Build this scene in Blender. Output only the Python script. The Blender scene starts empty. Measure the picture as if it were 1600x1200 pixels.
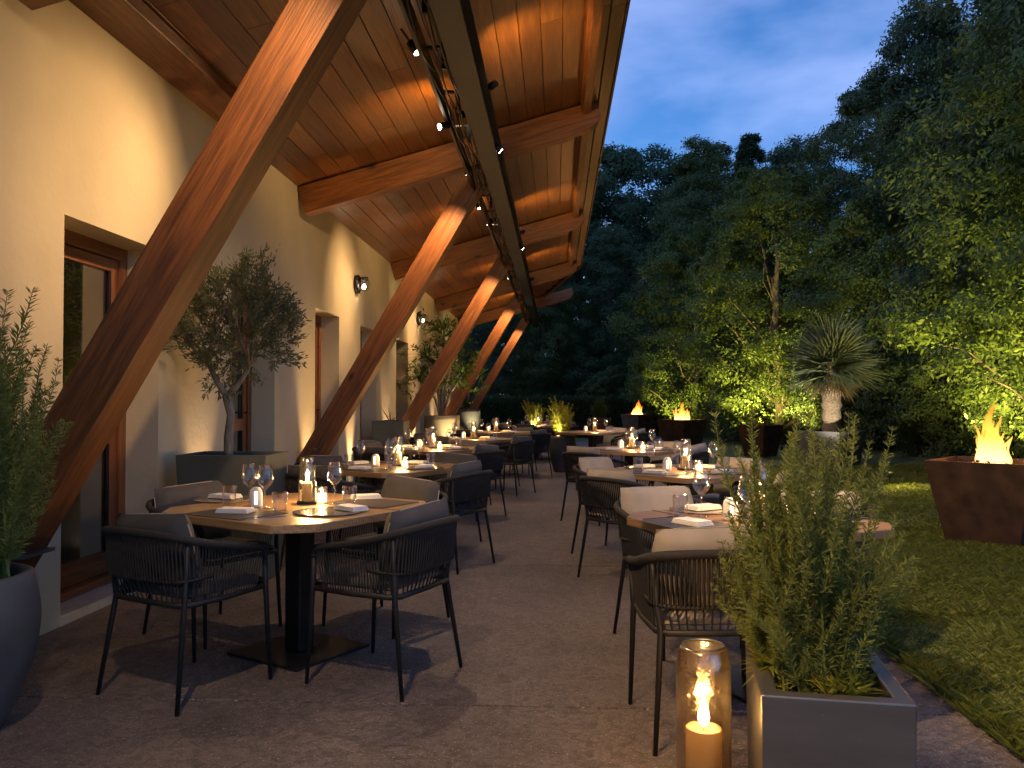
import bpy, math, random
import numpy as np
from mathutils import Vector, Matrix, Euler
R = math.radians
PI = math.pi
rnd = random.Random(7)
S = bpy.context.scene
COL = S.collection

# ------------------------------------------------------------------ camera, sky, exposure
CAM_H = 1.32
YAW, PITCH = R(3.08), R(1.15)
FPX = 1300.0
cd = bpy.data.cameras.new('camera')
cd.sensor_width = 36
cd.lens = 36 * FPX / 1600
cd.clip_end = 800
cd.clip_start = 0.05
cam = bpy.data.objects.new('camera', cd)
cam.location = (0, 0, CAM_H)
cam.rotation_euler = (PI / 2 + PITCH, 0, YAW)
COL.objects.link(cam)
S.camera = cam
S.view_settings.view_transform = 'Standard'
S.view_settings.look = 'None'
S.view_settings.exposure = 1.5
S.view_settings.gamma = 1
S.cycles.max_bounces = 6
S.cycles.diffuse_bounces = 3
S.cycles.glossy_bounces = 3
S.cycles.transmission_bounces = 5
S.cycles.transparent_max_bounces = 24
S.cycles.caustics_reflective = False
S.cycles.caustics_refractive = False
S.cycles.sample_clamp_indirect = 3.0
S.cycles.use_denoising = True

SUN_EL, SUN_ROT = R(4.5), R(-70)
SKY_STRENGTH = 0.14
w = bpy.data.worlds.new('World')
S.world = w
w.use_nodes = True
nt = w.node_tree
nt.nodes.clear()
def wn(t, **k):
    n = nt.nodes.new(t)
    for a, b in k.items():
        setattr(n, a, b)
    return n
sky = wn('ShaderNodeTexSky', sky_type='NISHITA', sun_disc=False)
sky.sun_elevation = SUN_EL
sky.sun_rotation = SUN_ROT
sky.altitude = 200
sky.air_density = 1.0
sky.dust_density = 0.4
sky.ozone_density = 4.0
tc = wn('ShaderNodeTexCoord')
mp = wn('ShaderNodeMapping')
mp.inputs['Scale'].default_value = (1.0, 1.0, 2.6)
mp.inputs['Location'].default_value = (0.35, 0.1, 0.2)
ns = wn('ShaderNodeTexNoise')
ns.inputs['Scale'].default_value = 3.2
ns.inputs['Detail'].default_value = 5
ns.inputs['Roughness'].default_value = 0.52
cr = wn('ShaderNodeValToRGB')
cr.color_ramp.elements[0].position = 0.40
cr.color_ramp.elements[1].position = 0.66
mixc = wn('ShaderNodeMix', data_type='RGBA', blend_type='MIX')
mixc.inputs[7].default_value = (1.9, 2.3, 4.0, 1)      # lit cloud veil
grade = wn('ShaderNodeMix', data_type='RGBA', blend_type='MULTIPLY')
grade.inputs[0].default_value = 1
grade.inputs[7].default_value = (0.95, 1.0, 1.25, 1)
dark = wn('ShaderNodeTexNoise')
dark.inputs['Scale'].default_value = 2.3
dark.inputs['Detail'].default_value = 3
mp2 = wn('ShaderNodeMapping')
mp2.inputs['Location'].default_value = (3.3, 1.7, 0.4)
mp2.inputs['Scale'].default_value = (1, 1, 2.2)
cr2 = wn('ShaderNodeValToRGB')
cr2.color_ramp.elements[0].position = 0.48
cr2.color_ramp.elements[1].position = 0.70
mixd = wn('ShaderNodeMix', data_type='RGBA', blend_type='MIX')
mixd.inputs[7].default_value = (1.7, 1.9, 3.2, 1)
bg = wn('ShaderNodeBackground')
bg.inputs['Strength'].default_value = SKY_STRENGTH
wo = wn('ShaderNodeOutputWorld')
L = nt.links.new
L(tc.outputs['Generated'], mp.inputs[0]); L(mp.outputs[0], ns.inputs['Vector'])
L(ns.outputs[0], cr.inputs[0])
mf = wn('ShaderNodeMath', operation='MULTIPLY'); mf.inputs[1].default_value = 0.4
L(cr.outputs[0], mf.inputs[0]); L(mf.outputs[0], mixc.inputs[0])
L(sky.outputs[0], grade.inputs[6])
L(grade.outputs[2], mixc.inputs[6])
L(tc.outputs['Generated'], mp2.inputs[0]); L(mp2.outputs[0], dark.inputs['Vector'])
L(dark.outputs[0], cr2.inputs[0])
mg = wn('ShaderNodeMath', operation='MULTIPLY'); mg.inputs[1].default_value = 0.5
L(cr2.outputs[0], mg.inputs[0]); L(mg.outputs[0], mixd.inputs[0])
L(mixc.outputs[2], mixd.inputs[6])
L(mixd.outputs[2], bg.inputs[0]); L(bg.outputs[0], wo.inputs[0])

def at(px, py, z=0.0):
    """world point at height z that the photograph shows at (px, py)"""
    u = (px - 800) / FPX; v = (600 - py) / FPX
    M = Euler((PI / 2 + PITCH, 0, YAW)).to_matrix()
    d = M @ Vector((u, v, -1))
    t = (z - CAM_H) / d.z
    return Vector((d.x * t, d.y * t, z))

# ------------------------------------------------------------------ materials
MATS = {}
def new_mat(name):
    m = bpy.data.materials.new(name); m.use_nodes = True
    MATS[name] = m
    return m, m.node_tree, m.node_tree.nodes, m.node_tree.links.new
def pbsdf(name, col, rough=0.6, metal=0.0, noise=None, bump=None, spec=0.5, coat=0.0, coords='Object', sss=None):
    """noise=(scale, amount, stretch3, detail)  bump=(scale, strength, distance, stretch3)"""
    m, t, N, K = new_mat(name)
    b = N['Principled BSDF']
    b.inputs['Base Color'].default_value = (*col, 1)
    b.inputs['Roughness'].default_value = rough
    b.inputs['Metallic'].default_value = metal
    b.inputs['Specular IOR Level'].default_value = spec
    b.inputs['Coat Weight'].default_value = coat
    tcn = N.new('ShaderNodeTexCoord')
    if noise:
        sc, am, st, de = noise
        mpn = N.new('ShaderNodeMapping'); mpn.inputs['Scale'].default_value = st
        nn = N.new('ShaderNodeTexNoise'); nn.inputs['Scale'].default_value = sc; nn.inputs['Detail'].default_value = de
        K(tcn.outputs[coords], mpn.inputs[0]); K(mpn.outputs[0], nn.inputs['Vector'])
        mx = N.new('ShaderNodeMix'); mx.data_type = 'RGBA'
        mx.inputs[6].default_value = (*[c * (1 - am) for c in col], 1)
        mx.inputs[7].default_value = (*[min(1, c * (1 + am)) for c in col], 1)
        rr = N.new('ShaderNodeValToRGB'); rr.color_ramp.elements[0].position = .3; rr.color_ramp.elements[1].position = .7
        K(nn.outputs[0], rr.inputs[0]); K(rr.outputs[0], mx.inputs[0]); K(mx.outputs[2], b.inputs['Base Color'])
    if bump:
        sc, stg, dist, st = bump
        mpn = N.new('ShaderNodeMapping'); mpn.inputs['Scale'].default_value = st
        nn = N.new('ShaderNodeTexNoise'); nn.inputs['Scale'].default_value = sc; nn.inputs['Detail'].default_value = 4
        bp = N.new('ShaderNodeBump'); bp.inputs['Strength'].default_value = stg; bp.inputs['Distance'].default_value = dist
        K(tcn.outputs[coords], mpn.inputs[0]); K(mpn.outputs[0], nn.inputs['Vector'])
        K(nn.outputs[0], bp.inputs['Height']); K(bp.outputs[0], b.inputs['Normal'])
    return m

def wood(name, c1, c2, rough=0.42, scale=1.0, coat=0.25, knots=True, bump=.5):
    """grain runs along the object's local X; object random shifts it"""
    m, t, N, K = new_mat(name)
    b = N['Principled BSDF']
    tcn = N.new('ShaderNodeTexCoord'); oi = N.new('ShaderNodeObjectInfo')
    add = N.new('ShaderNodeVectorMath'); add.operation = 'ADD'
    mul = N.new('ShaderNodeMath'); mul.operation = 'MULTIPLY'; mul.inputs[1].default_value = 7.0
    K(oi.outputs['Random'], mul.inputs[0])
    K(tcn.outputs['Object'], add.inputs[0]); K(mul.outputs[0], add.inputs[1])
    mp1 = N.new('ShaderNodeMapping'); mp1.inputs['Scale'].default_value = (0.7 * scale, 9 * scale, 9 * scale)
    n1 = N.new('ShaderNodeTexNoise'); n1.inputs['Scale'].default_value = 2.4; n1.inputs['Detail'].default_value = 7
    n1.inputs['Distortion'].default_value = 1.2
    K(add.outputs[0], mp1.inputs[0]); K(mp1.outputs[0], n1.inputs['Vector'])
    mp2 = N.new('ShaderNodeMapping'); mp2.inputs['Scale'].default_value = (2.2 * scale, 60 * scale, 60 * scale)
    n2 = N.new('ShaderNodeTexNoise'); n2.inputs['Scale'].default_value = 2.0; n2.inputs['Detail'].default_value = 4
    K(add.outputs[0], mp2.inputs[0]); K(mp2.outputs[0], n2.inputs['Vector'])
    rr = N.new('ShaderNodeValToRGB')
    rr.color_ramp.elements[0].position = .32; rr.color_ramp.elements[0].color = (*c2, 1)
    rr.color_ramp.elements[1].position = .66; rr.color_ramp.elements[1].color = (*c1, 1)
    K(n1.outputs[0], rr.inputs[0])
    mx = N.new('ShaderNodeMix'); mx.data_type = 'RGBA'; mx.blend_type = 'MULTIPLY'; mx.inputs[0].default_value = .55
    r2 = N.new('ShaderNodeValToRGB'); r2.color_ramp.elements[0].position = .35; r2.color_ramp.elements[0].color = (.35, .3, .28, 1)
    r2.color_ramp.elements[1].position = .6
    K(n2.outputs[0], r2.inputs[0]); K(rr.outputs[0], mx.inputs[6]); K(r2.outputs[0], mx.inputs[7])
    last = mx.outputs[2]
    # tone per piece
    hs = N.new('ShaderNodeHueSaturation'); mr = N.new('ShaderNodeMapRange')
    mr.inputs['To Min'].default_value = .72; mr.inputs['To Max'].default_value = 1.2
    K(oi.outputs['Random'], mr.inputs[0]); K(mr.outputs[0], hs.inputs['Value']); K(last, hs.inputs['Color'])
    last = hs.outputs[0]
    if knots:
        mp3 = N.new('ShaderNodeMapping'); mp3.inputs['Scale'].default_value = (1.6, 4.2, 4.2)
        vo = N.new('ShaderNodeTexVoronoi'); vo.inputs['Scale'].default_value = 1.0
        K(add.outputs[0], mp3.inputs[0]); K(mp3.outputs[0], vo.inputs['Vector'])
        r3 = N.new('ShaderNodeValToRGB'); r3.color_ramp.elements[0].position = .05; r3.color_ramp.elements[0].color = (.12, .08, .06, 1)
        r3.color_ramp.elements[1].position = .13; r3.color_ramp.elements[1].color = (1, 1, 1, 1)
        mk = N.new('ShaderNodeMix'); mk.data_type = 'RGBA'; mk.blend_type = 'MULTIPLY'; mk.inputs[0].default_value = 1
        K(vo.outputs['Distance'], r3.inputs[0]); K(last, mk.inputs[6]); K(r3.outputs[0], mk.inputs[7]); last = mk.outputs[2]
    K(last, b.inputs['Base Color'])
    b.inputs['Roughness'].default_value = rough
    b.inputs['Coat Weight'].default_value = coat; b.inputs['Coat Roughness'].default_value = .3
    bp = N.new('ShaderNodeBump'); bp.inputs['Strength'].default_value = bump; bp.inputs['Distance'].default_value = .006
    K(n2.outputs[0], bp.inputs['Height'])
    bp2 = N.new('ShaderNodeBump'); bp2.inputs['Strength'].default_value = bump * .3; bp2.inputs['Distance'].default_value = .004
    K(n1.outputs[0], bp2.inputs['Height']); K(bp.outputs[0], bp2.inputs['Normal'])
    K(bp2.outputs[0], b.inputs['Normal'])
    return m

wood('timber', (.25, .086, .019), (.11, .035, .008), rough=.52, coat=.1)
wood('plank_wood', (.215, .078, .013), (.115, .037, .006), rough=.36, scale=.8, knots=False, bump=.3)
wood('soffit_wood', (.25, .13, .06), (.15, .075, .033), rough=.5, knots=False, bump=.3)
wood('frame_wood', (.26, .085, .024), (.16, .05, .015), rough=.35, knots=False, bump=.25)
wood('table_wood', (.36, .215, .10), (.27, .155, .07), rough=.38, scale=.8, coat=.15, knots=False, bump=.12)
pbsdf('plaster', (.55, .475, .325), .9, noise=(1.3, .10, (1, 1, 1), 7), bump=(22, .45, .006, (1, 1, 1)))
pbsdf('stone_sill', (.5, .45, .37), .7, noise=(9, .12, (1, 1, 1), 5), bump=(60, .2, .003, (1, 1, 1)))
pbsdf('black_steel', (.022, .022, .025), .42, .6, noise=(14, .3, (1, 1, 1), 4), bump=(120, .12, .002, (1, 1, 1)))
pbsdf('steel_grey', (.018, .020, .026), .45, .3, noise=(3, .25, (1, 1, 1), 4))
pbsdf('chair_tube', (.012, .011, .011), .55, .1, bump=(260, .15, .002, (1, 1, 1)))
pbsdf('rope', (.017, .014, .012), .8, 0, noise=(60, .3, (1, 1, 1), 3), bump=(420, .5, .002, (1, 1, 1)))
pbsdf('cushion_dark', (.058, .053, .051), .9, 0, noise=(9, .12, (1, 1, 1), 4), bump=(330, .5, .002, (1, 1, 1)))
pbsdf('cushion_light', (.33, .28, .22), .9, 0, noise=(9, .1, (1, 1, 1), 4), bump=(330, .5, .002, (1, 1, 1)))
pbsdf('piping', (.3, .26, .21), .8)
pbsdf('pot_dark', (.062, .062, .065), .62, 0, noise=(4, .3, (1, 1, 1), 6), bump=(22, .25, .006, (1, 1, 1)))
pbsdf('pot_box', (.075, .082, .07), .55, 0, noise=(3, .2, (1, 1, 1), 6), bump=(30, .12, .003, (1, 1, 1)))
pbsdf('planter_metal', (.18, .178, .175), .36, .75, noise=(2.5, .15, (1, 1, 4), 5), bump=(160, .1, .001, (1, 1, 1)))
pbsdf('corten', (.05, .024, .013), .6, .35, noise=(7, .5, (1, 1, 1), 7), bump=(38, .35, .003, (1, 1, 1)))
pbsdf('pot_pale', (.20, .165, .12), .6, 0, noise=(4, .2, (1, 1, 1), 6), bump=(22, .2, .005, (1, 1, 1)))
pbsdf('soil', (.03, .02, .013), 1, 0, noise=(30, .5, (1, 1, 1), 5), bump=(45, 1, .02, (1, 1, 1)))
pbsdf('bark', (.24, .195, .145), .9, 0, noise=(18, .4, (1, 1, .25), 6), bump=(30, 1, .012, (1, 1, .3)))
pbsdf('bark_dark', (.085, .068, .05), .95, 0, noise=(10, .4, (1, 1, .3), 5), bump=(24, 1, .015, (1, 1, .3)))
pbsdf('bark_palm', (.19, .145, .10), .95, 0, noise=(20, .45, (1, 1, 2.4), 5), bump=(34, 1, .03, (1, 1, 2.2)))
pbsdf('napkin', (.72, .69, .65), .9, 0, bump=(300, .3, .001, (1, 1, 1)))
pbsdf('mat', (.055, .045, .038), .5, 0, bump=(200, .2, .001, (1, 1, 1)))
pbsdf('plate_glaze', (.16, .13, .095), .18, 0, noise=(7, .15, (1, 1, 1), 4), coat=.4)
pbsdf('cutlery', (.55, .53, .5), .2, 1)
pbsdf('flame_log', (.02, .017, .015), 1, 0, bump=(30, 1, .01, (1, 1, 1)))
pbsdf('rock', (.24, .2, .16), .95, 0, noise=(6, .3, (1, 1, 1), 6), bump=(14, .8, .03, (1, 1, 1)))
pbsdf('lamp_lens', (.3, .3, .3), .1, 0)
pbsdf('interior_wall', (.34, .30, .25), .9)
pbsdf('curtain', (.3, .27, .22), .9)
pbsdf('dead_leaf', (.30, .14, .035), .8, 0, noise=(20, .4, (1, 1, 1), 3))

def leaf(name, c1, c2, trans=.35, rough=.5, scale=3.0, fac_by='Object'):
    m, t, N, K = new_mat(name)
    out = N['Material Output']; b = N['Principled BSDF']
    tcn = N.new('ShaderNodeTexCoord'); nn = N.new('ShaderNodeTexNoise'); nn.inputs['Scale'].default_value = scale; nn.inputs['Detail'].default_value = 3
    K(tcn.outputs['Object'], nn.inputs['Vector'])
    ge = N.new('ShaderNodeNewGeometry')
    ad = N.new('ShaderNodeMath'); ad.operation = 'MULTIPLY_ADD'; ad.inputs[1].default_value = .5
    K(ge.outputs['Random Per Island'], ad.inputs[0]); 
    m2 = N.new('ShaderNodeMath'); m2.operation = 'MULTIPLY'; m2.inputs[1].default_value = .6
    K(nn.outputs[0], m2.inputs[0]); K(m2.outputs[0], ad.inputs[2])
    mx = N.new('ShaderNodeMix'); mx.data_type = 'RGBA'; mx.inputs[6].default_value = (*c1, 1); mx.inputs[7].default_value = (*c2, 1)
    K(ad.outputs[0], mx.inputs[0]); K(mx.outputs[2], b.inputs['Base Color'])
    b.inputs['Roughness'].default_value = rough; b.inputs['Specular IOR Level'].default_value = .22
    tr = N.new('ShaderNodeBsdfTranslucent'); K(mx.outputs[2], tr.inputs[0])
    ms = N.new('ShaderNodeMixShader'); ms.inputs[0].default_value = trans
    K(b.outputs[0], ms.inputs[1]); K(tr.outputs[0], ms.inputs[2]); K(ms.outputs[0], out.inputs[0])
    return m
leaf('tree_leaf', (.035, .070, .028), (.10, .14, .045))
leaf('tree_leaf_blue', (.032, .070, .040), (.075, .12, .055))
leaf('conifer_leaf', (.020, .045, .022), (.045, .08, .028))
leaf('shrub_leaf', (.045, .085, .02), (.10, .14, .03), scale=6)
leaf('hedge_leaf', (.02, .045, .018), (.05, .08, .025), scale=2)
leaf('olive_leaf', (.09, .10, .05), (.20, .21, .10), trans=.2)
leaf('rosemary_leaf', (.09, .13, .03), (.27, .30, .08), trans=.35, scale=8)
leaf('bright_leaf', (.16, .19, .02), (.36, .34, .05), trans=.45, scale=8)
leaf('palm_leaf', (.08, .11, .055), (.17, .20, .11), trans=.2, scale=4)
leaf('palm_dry', (.16, .12, .055), (.24, .17, .08), trans=.2, scale=4)
leaf('grass_blade', (.07, .11, .014), (.19, .19, .035), trans=.4, scale=1.2)

def glass(name, tint=(.96, .96, .95), edge=.75, rough=.02, base=.05, fac_noise=None):
    m, t, N, K = new_mat(name)
    out = N['Material Output']; N.remove(N['Principled BSDF'])
    tr = N.new('ShaderNodeBsdfTransparent'); tr.inputs[0].default_value = (*tint, 1)
    gl = N.new('ShaderNodeBsdfGlossy'); gl.inputs['Roughness'].default_value = rough; gl.inputs['Color'].default_value = (1, .98, .95, 1)
    lw = N.new('ShaderNodeLayerWeight'); lw.inputs['Blend'].default_value = .32
    mr = N.new('ShaderNodeMapRange'); mr.inputs['To Min'].default_value = base; mr.inputs['To Max'].default_value = edge
    K(lw.outputs['Facing'], mr.inputs[0])
    ms = N.new('ShaderNodeMixShader')
    K(mr.outputs[0], ms.inputs[0]); K(tr.outputs[0], ms.inputs[1]); K(gl.outputs[0], ms.inputs[2])
    if fac_noise:
        tcn = N.new('ShaderNodeTexCoord'); nn = N.new('ShaderNodeTexNoise'); nn.inputs['Scale'].default_value = fac_noise[0]; nn.inputs['Detail'].default_value = 4
        K(tcn.outputs['Object'], nn.inputs['Vector'])
        bp = N.new('ShaderNodeBump'); bp.inputs['Strength'].default_value = fac_noise[1]; bp.inputs['Distance'].default_value = .006
        K(nn.outputs[0], bp.inputs['Height']); K(bp.outputs[0], gl.inputs['Normal'])
    K(ms.outputs[0], out.inputs[0])
    return m
glass('clear_glass', base=.03, edge=.65)
glass('lantern_glass', (.93, .90, .82), .8, .06, .07, (26, .5))
glass('smoke_glass', (.90, .80, .64), .75, .16, .09, (22, 1.0))
glass('window_glass', (.80, .80, .78), .85, .01, .10)

def emis(name, col, st, soft=False, ramp=None):
    m, t, N, K = new_mat(name)
    out = N['Material Output']; N.remove(N['Principled BSDF'])
    e = N.new('ShaderNodeEmission'); e.inputs[0].default_value = (*col, 1); e.inputs[1].default_value = st
    sh = e.outputs[0]
    if ramp:
        tcn = N.new('ShaderNodeTexCoord'); sp = N.new('ShaderNodeSeparateXYZ'); K(tcn.outputs['Generated'], sp.inputs[0])
        rr = N.new('ShaderNodeValToRGB')
        rr.color_ramp.elements[0].color = (*ramp[0], 1); rr.color_ramp.elements[0].position = .12
        rr.color_ramp.elements[1].color = (*ramp[2], 1); rr.color_ramp.elements[1].position = .95
        el = rr.color_ramp.elements.new(.45); el.color = (*ramp[1], 1)
        K(sp.outputs['Z'], rr.inputs[0]); K(rr.outputs[0], e.inputs[0])
    if soft:
        tr = N.new('ShaderNodeBsdfTransparent'); lw = N.new('ShaderNodeLayerWeight'); lw.inputs[0].default_value = .5
        ms = N.new('ShaderNodeMixShader'); tq = N.new('ShaderNodeTexCoord'); mq = N.new('ShaderNodeMapping'); mq.inputs['Scale'].default_value = (26, 26, 8); nq = N.new('ShaderNodeTexNoise'); nq.inputs['Scale'].default_value = 1; nq.inputs['Detail'].default_value = 4; nq.inputs['Distortion'].default_value = 1.5
        K(tq.outputs['Object'], mq.inputs[0]); K(mq.outputs[0], nq.inputs['Vector'])
        rq = N.new('ShaderNodeValToRGB'); rq.color_ramp.elements[0].position = .42; rq.color_ramp.elements[1].position = .62; K(nq.outputs[0], rq.inputs[0])
        mxq = N.new('ShaderNodeMath'); mxq.operation = 'MAXIMUM'; K(rq.outputs[0], mxq.inputs[0]); K(lw.outputs['Facing'], mxq.inputs[1])
        K(mxq.outputs[0], ms.inputs[0]); K(sh, ms.inputs[1]); K(tr.outputs[0], ms.inputs[2]); sh = ms.outputs[0]
    K(sh, out.inputs[0])
    return m
emis('candle_flame', (1, .66, .26), 26)
emis('lamp_led', (1, .85, .6), 24)
emis('glow_cup', (1, .66, .30), 2.6)
emis('fire', (1, .5, .15), 1.0, True, ((2.0, 1.0, .27), (1.5, .42, .055), (1.1, .14, .01)))
m, t, N, K = new_mat('wax')
b = N['Principled BSDF']; b.inputs['Base Color'].default_value = (.85, .76, .56, 1); b.inputs['Roughness'].default_value = .5
b.inputs['Subsurface Weight'].default_value = .0
tr = N.new('ShaderNodeBsdfTranslucent'); tr.inputs[0].default_value = (.95, .78, .48, 1)
ms = N.new('ShaderNodeMixShader'); ms.inputs[0].default_value = .65
K(b.outputs[0], ms.inputs[1]); K(tr.outputs[0], ms.inputs[2]); K(ms.outputs[0], N['Material Output'].inputs[0])

# patio: dark exposed concrete with trowelled relief
m, t, N, K = new_mat('patio_concrete')
b = N['Principled BSDF']; tcn = N.new('ShaderNodeTexCoord')
ob = tcn.outputs['Object']
def noi(sc, de=4, dist=0.0, vec=ob):
    n = N.new('ShaderNodeTexNoise'); n.inputs['Scale'].default_value = sc; n.inputs['Detail'].default_value = de; n.inputs['Distortion'].default_value = dist
    K(vec, n.inputs['Vector']); return n.outputs[0]
big = noi(.9, 6, .8); mid = noi(14, 8, 2.0); fine = noi(95, 3)
mx = N.new('ShaderNodeMix'); mx.data_type = 'RGBA'; mx.inputs[6].default_value = (.13, .098, .080, 1); mx.inputs[7].default_value = (.23, .175, .142, 1)
rr = N.new('ShaderNodeValToRGB'); rr.color_ramp.elements[0].position = .32; rr.color_ramp.elements[1].position = .68
K(big, rr.inputs[0]); K(rr.outputs[0], mx.inputs[0])
m2 = N.new('ShaderNodeMix'); m2.data_type = 'RGBA'; m2.blend_type = 'MULTIPLY'; m2.inputs[0].default_value = .55
r2 = N.new('ShaderNodeValToRGB'); r2.color_ramp.elements[0].position = .38; r2.color_ramp.elements[0].color = (.45, .42, .4, 1); r2.color_ramp.elements[1].position = .62; r2.color_ramp.elements[1].color = (1, 1, 1, 1)
K(mid, r2.inputs[0]); K(mx.outputs[2], m2.inputs[6]); K(r2.outputs[0], m2.inputs[7])
m3 = N.new('ShaderNodeMix'); m3.data_type = 'RGBA'; m3.blend_type = 'MIX'
r3 = N.new('ShaderNodeValToRGB'); r3.color_ramp.elements[0].position = .61; r3.color_ramp.elements[0].color = (0, 0, 0, 1); r3.color_ramp.elements[1].position = .70
K(fine, r3.inputs[0]); K(r3.outputs[0], m3.inputs[0]); m2.inputs[0].default_value = .8; K(m2.outputs[2], m3.inputs[6]); m3.inputs[7].default_value = (.42, .37, .33, 1)
K(m3.outputs[2], b.inputs['Base Color'])
b.inputs['Roughness'].default_value = .72
rg = N.new('ShaderNodeMapRange'); rg.inputs['To Min'].default_value = .5; rg.inputs['To Max'].default_value = .85; K(mid, rg.inputs[0]); K(rg.outputs[0], b.inputs['Roughness'])
b1 = N.new('ShaderNodeBump'); b1.inputs['Strength'].default_value = 1; b1.inputs['Distance'].default_value = .022; K(noi(26, 8, 2.6), b1.inputs['Height'])
b2 = N.new('ShaderNodeBump'); b2.inputs['Strength'].default_value = .8; b2.inputs['Distance'].default_value = .004; K(fine, b2.inputs['Height']); K(b1.outputs[0], b2.inputs['Normal'])
K(b2.outputs[0], b.inputs['Normal'])
# lawn soil under the blades
m, t, N, K = new_mat('lawn')
b = N['Principled BSDF']; tcn = N.new('ShaderNodeTexCoord'); ob = tcn.outputs['Object']
mx = N.new('ShaderNodeMix'); mx.data_type = 'RGBA'; mx.inputs[6].default_value = (.05, .075, .012, 1); mx.inputs[7].default_value = (.12, .13, .026, 1)
ad = N.new('ShaderNodeMath'); ad.operation = 'MULTIPLY_ADD'; ad.inputs[1].default_value = .5; h = N.new('ShaderNodeMath'); h.operation = 'MULTIPLY'; h.inputs[1].default_value = .5
K(noi(1.1, 4), ad.inputs[0]); K(noi(50, 5), h.inputs[0]); K(h.outputs[0], ad.inputs[2])
rr = N.new('ShaderNodeValToRGB'); rr.color_ramp.elements[0].position = .36; rr.color_ramp.elements[1].position = .64
K(ad.outputs[0], rr.inputs[0]); K(rr.outputs[0], mx.inputs[0]); K(mx.outputs[2], b.inputs['Base Color']); b.inputs['Roughness'].default_value = .9
b1 = N.new('ShaderNodeBump'); b1.inputs['Strength'].default_value = 1; b1.inputs['Distance'].default_value = .03; K(noi(70, 5), b1.inputs['Height']); K(b1.outputs[0], b.inputs['Normal'])

# ------------------------------------------------------------------ mesh helpers
class MB:
    def __init__(s): s.v = []; s.f = []
    def add(s, vs, fs):
        o = len(s.v); s.v += [tuple(v) for v in vs]; s.f += [tuple(i + o for i in f) for f in fs]; return s
    def box(s, a, b, M=None):
        (x0, y0, z0), (x1, y1, z1) = a, b
        vs = [Vector(p) for p in ((x0, y0, z0), (x1, y0, z0), (x1, y1, z0), (x0, y1, z0), (x0, y0, z1), (x1, y0, z1), (x1, y1, z1), (x0, y1, z1))]
        if M: vs = [M @ v for v in vs]
        return s.add(vs, [(3, 2, 1, 0), (4, 5, 6, 7), (0, 1, 5, 4), (1, 2, 6, 5), (2, 3, 7, 6), (3, 0, 4, 7)])
    def tube(s, pts, r, n=6, closed=False):
        pts = [Vector(p) for p in pts]; m = len(pts); rings = []
        rr = r if isinstance(r, (list, tuple)) else [r] * m
        up = None; vs = []
        for i, p in enumerate(pts):
            if closed: t = pts[(i + 1) % m] - pts[i - 1]
            else: t = pts[min(i + 1, m - 1)] - pts[max(i - 1, 0)]
            if t.length < 1e-9: t = Vector((0, 0, 1))
            t.normalize()
            if up is None:
                up = Vector((0, 0, 1)) if abs(t.z) < .9 else Vector((1, 0, 0))
            a = (up - t * up.dot(t))
            if a.length < 1e-6: a = t.orthogonal()
            a.normalize(); up = a; b_ = t.cross(a)
            for k in range(n):
                q = 2 * PI * k / n
                vs.append(p + (a * math.cos(q) + b_ * math.sin(q)) * rr[i])
        fs = []
        for i in range(m if closed else m - 1):
            j = (i + 1) % m
            for k in range(n):
                k2 = (k + 1) % n
                fs.append((i * n + k, i * n + k2, j * n + k2, j * n + k))
        if not closed:
            fs.append(tuple(range(n - 1, -1, -1))); fs.append(tuple((m - 1) * n + k for k in range(n)))
        return s.add(vs, fs)
    def lathe(s, prof, n=24, c=(0, 0, 0), sq=False):
        """prof: (r, z) list"""
        vs = []; fs = []
        for (r, z) in prof:
            for k in range(n):
                q = 2 * PI * (k + (.5 if sq else 0)) / n
                vs.append((c[0] + r * math.cos(q), c[1] + r * math.sin(q), c[2] + z))
        for i in range(len(prof) - 1):
            for k in range(n):
                k2 = (k + 1) % n
                fs.append((i * n + k, i * n + k2, (i + 1) * n + k2, (i + 1) * n + k))
        if prof[0][0] > 1e-4: pass
        return s.add(vs, fs)
    def prism(s, poly, z0, z1):
        n = len(poly)
        vs = [(x, y, z0) for x, y in poly] + [(x, y, z1) for x, y in poly]
        fs = [tuple(range(n - 1, -1, -1)), tuple(range(n, 2 * n))] + [(i, (i + 1) % n, n + (i + 1) % n, n + i) for i in range(n)]
        return s.add(vs, fs)
    def mesh(s, name, mat, smooth=False, bevel=0):
        me = bpy.data.meshes.new(name); me.from_pydata(s.v, [], s.f); me.materials.append(MATS[mat])
        if smooth: me.polygons.foreach_set('use_smooth', [True] * len(me.polygons))
        return me
def link(name, me, parent=None, loc=None, rot=None, scale=None, M=None):
    o = bpy.data.objects.new(name, me); COL.objects.link(o)
    if parent is not None: o.parent = parent
    if M is not None: o.matrix_local = M
    if loc is not None: o.location = loc
    if rot is not None: o.rotation_euler = rot
    if scale is not None: o.scale = scale
    return o
def bevel(o, wd=.004, seg=2):
    md = o.modifiers.new('bevel', 'BEVEL'); md.width = wd; md.segments = seg; md.limit_method = 'ANGLE'; md.angle_limit = R(35)
    return o
def tag(o, label=None, cat=None, group=None, kind=None):
    if label: o['label'] = label
    if cat: o['category'] = cat
    if group: o['group'] = group
    if kind: o['kind'] = kind
    return o
def empty(name, loc=(0, 0, 0), rz=0, label=None, cat=None, group=None):
    o = bpy.data.objects.new(name, None); COL.objects.link(o); o.location = loc; o.rotation_euler = (0, 0, rz)
    o.empty_display_size = .1
    return tag(o, label, cat, group)
def kids(o): return [c for c in ALLKIDS.get(o.name, [])]
def copy_tree(o, parent=None):
    c = o.copy(); COL.objects.link(c)
    if parent is not None: c.parent = parent
    for ch in list(o.children): copy_tree(ch, c)
    return c
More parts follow.
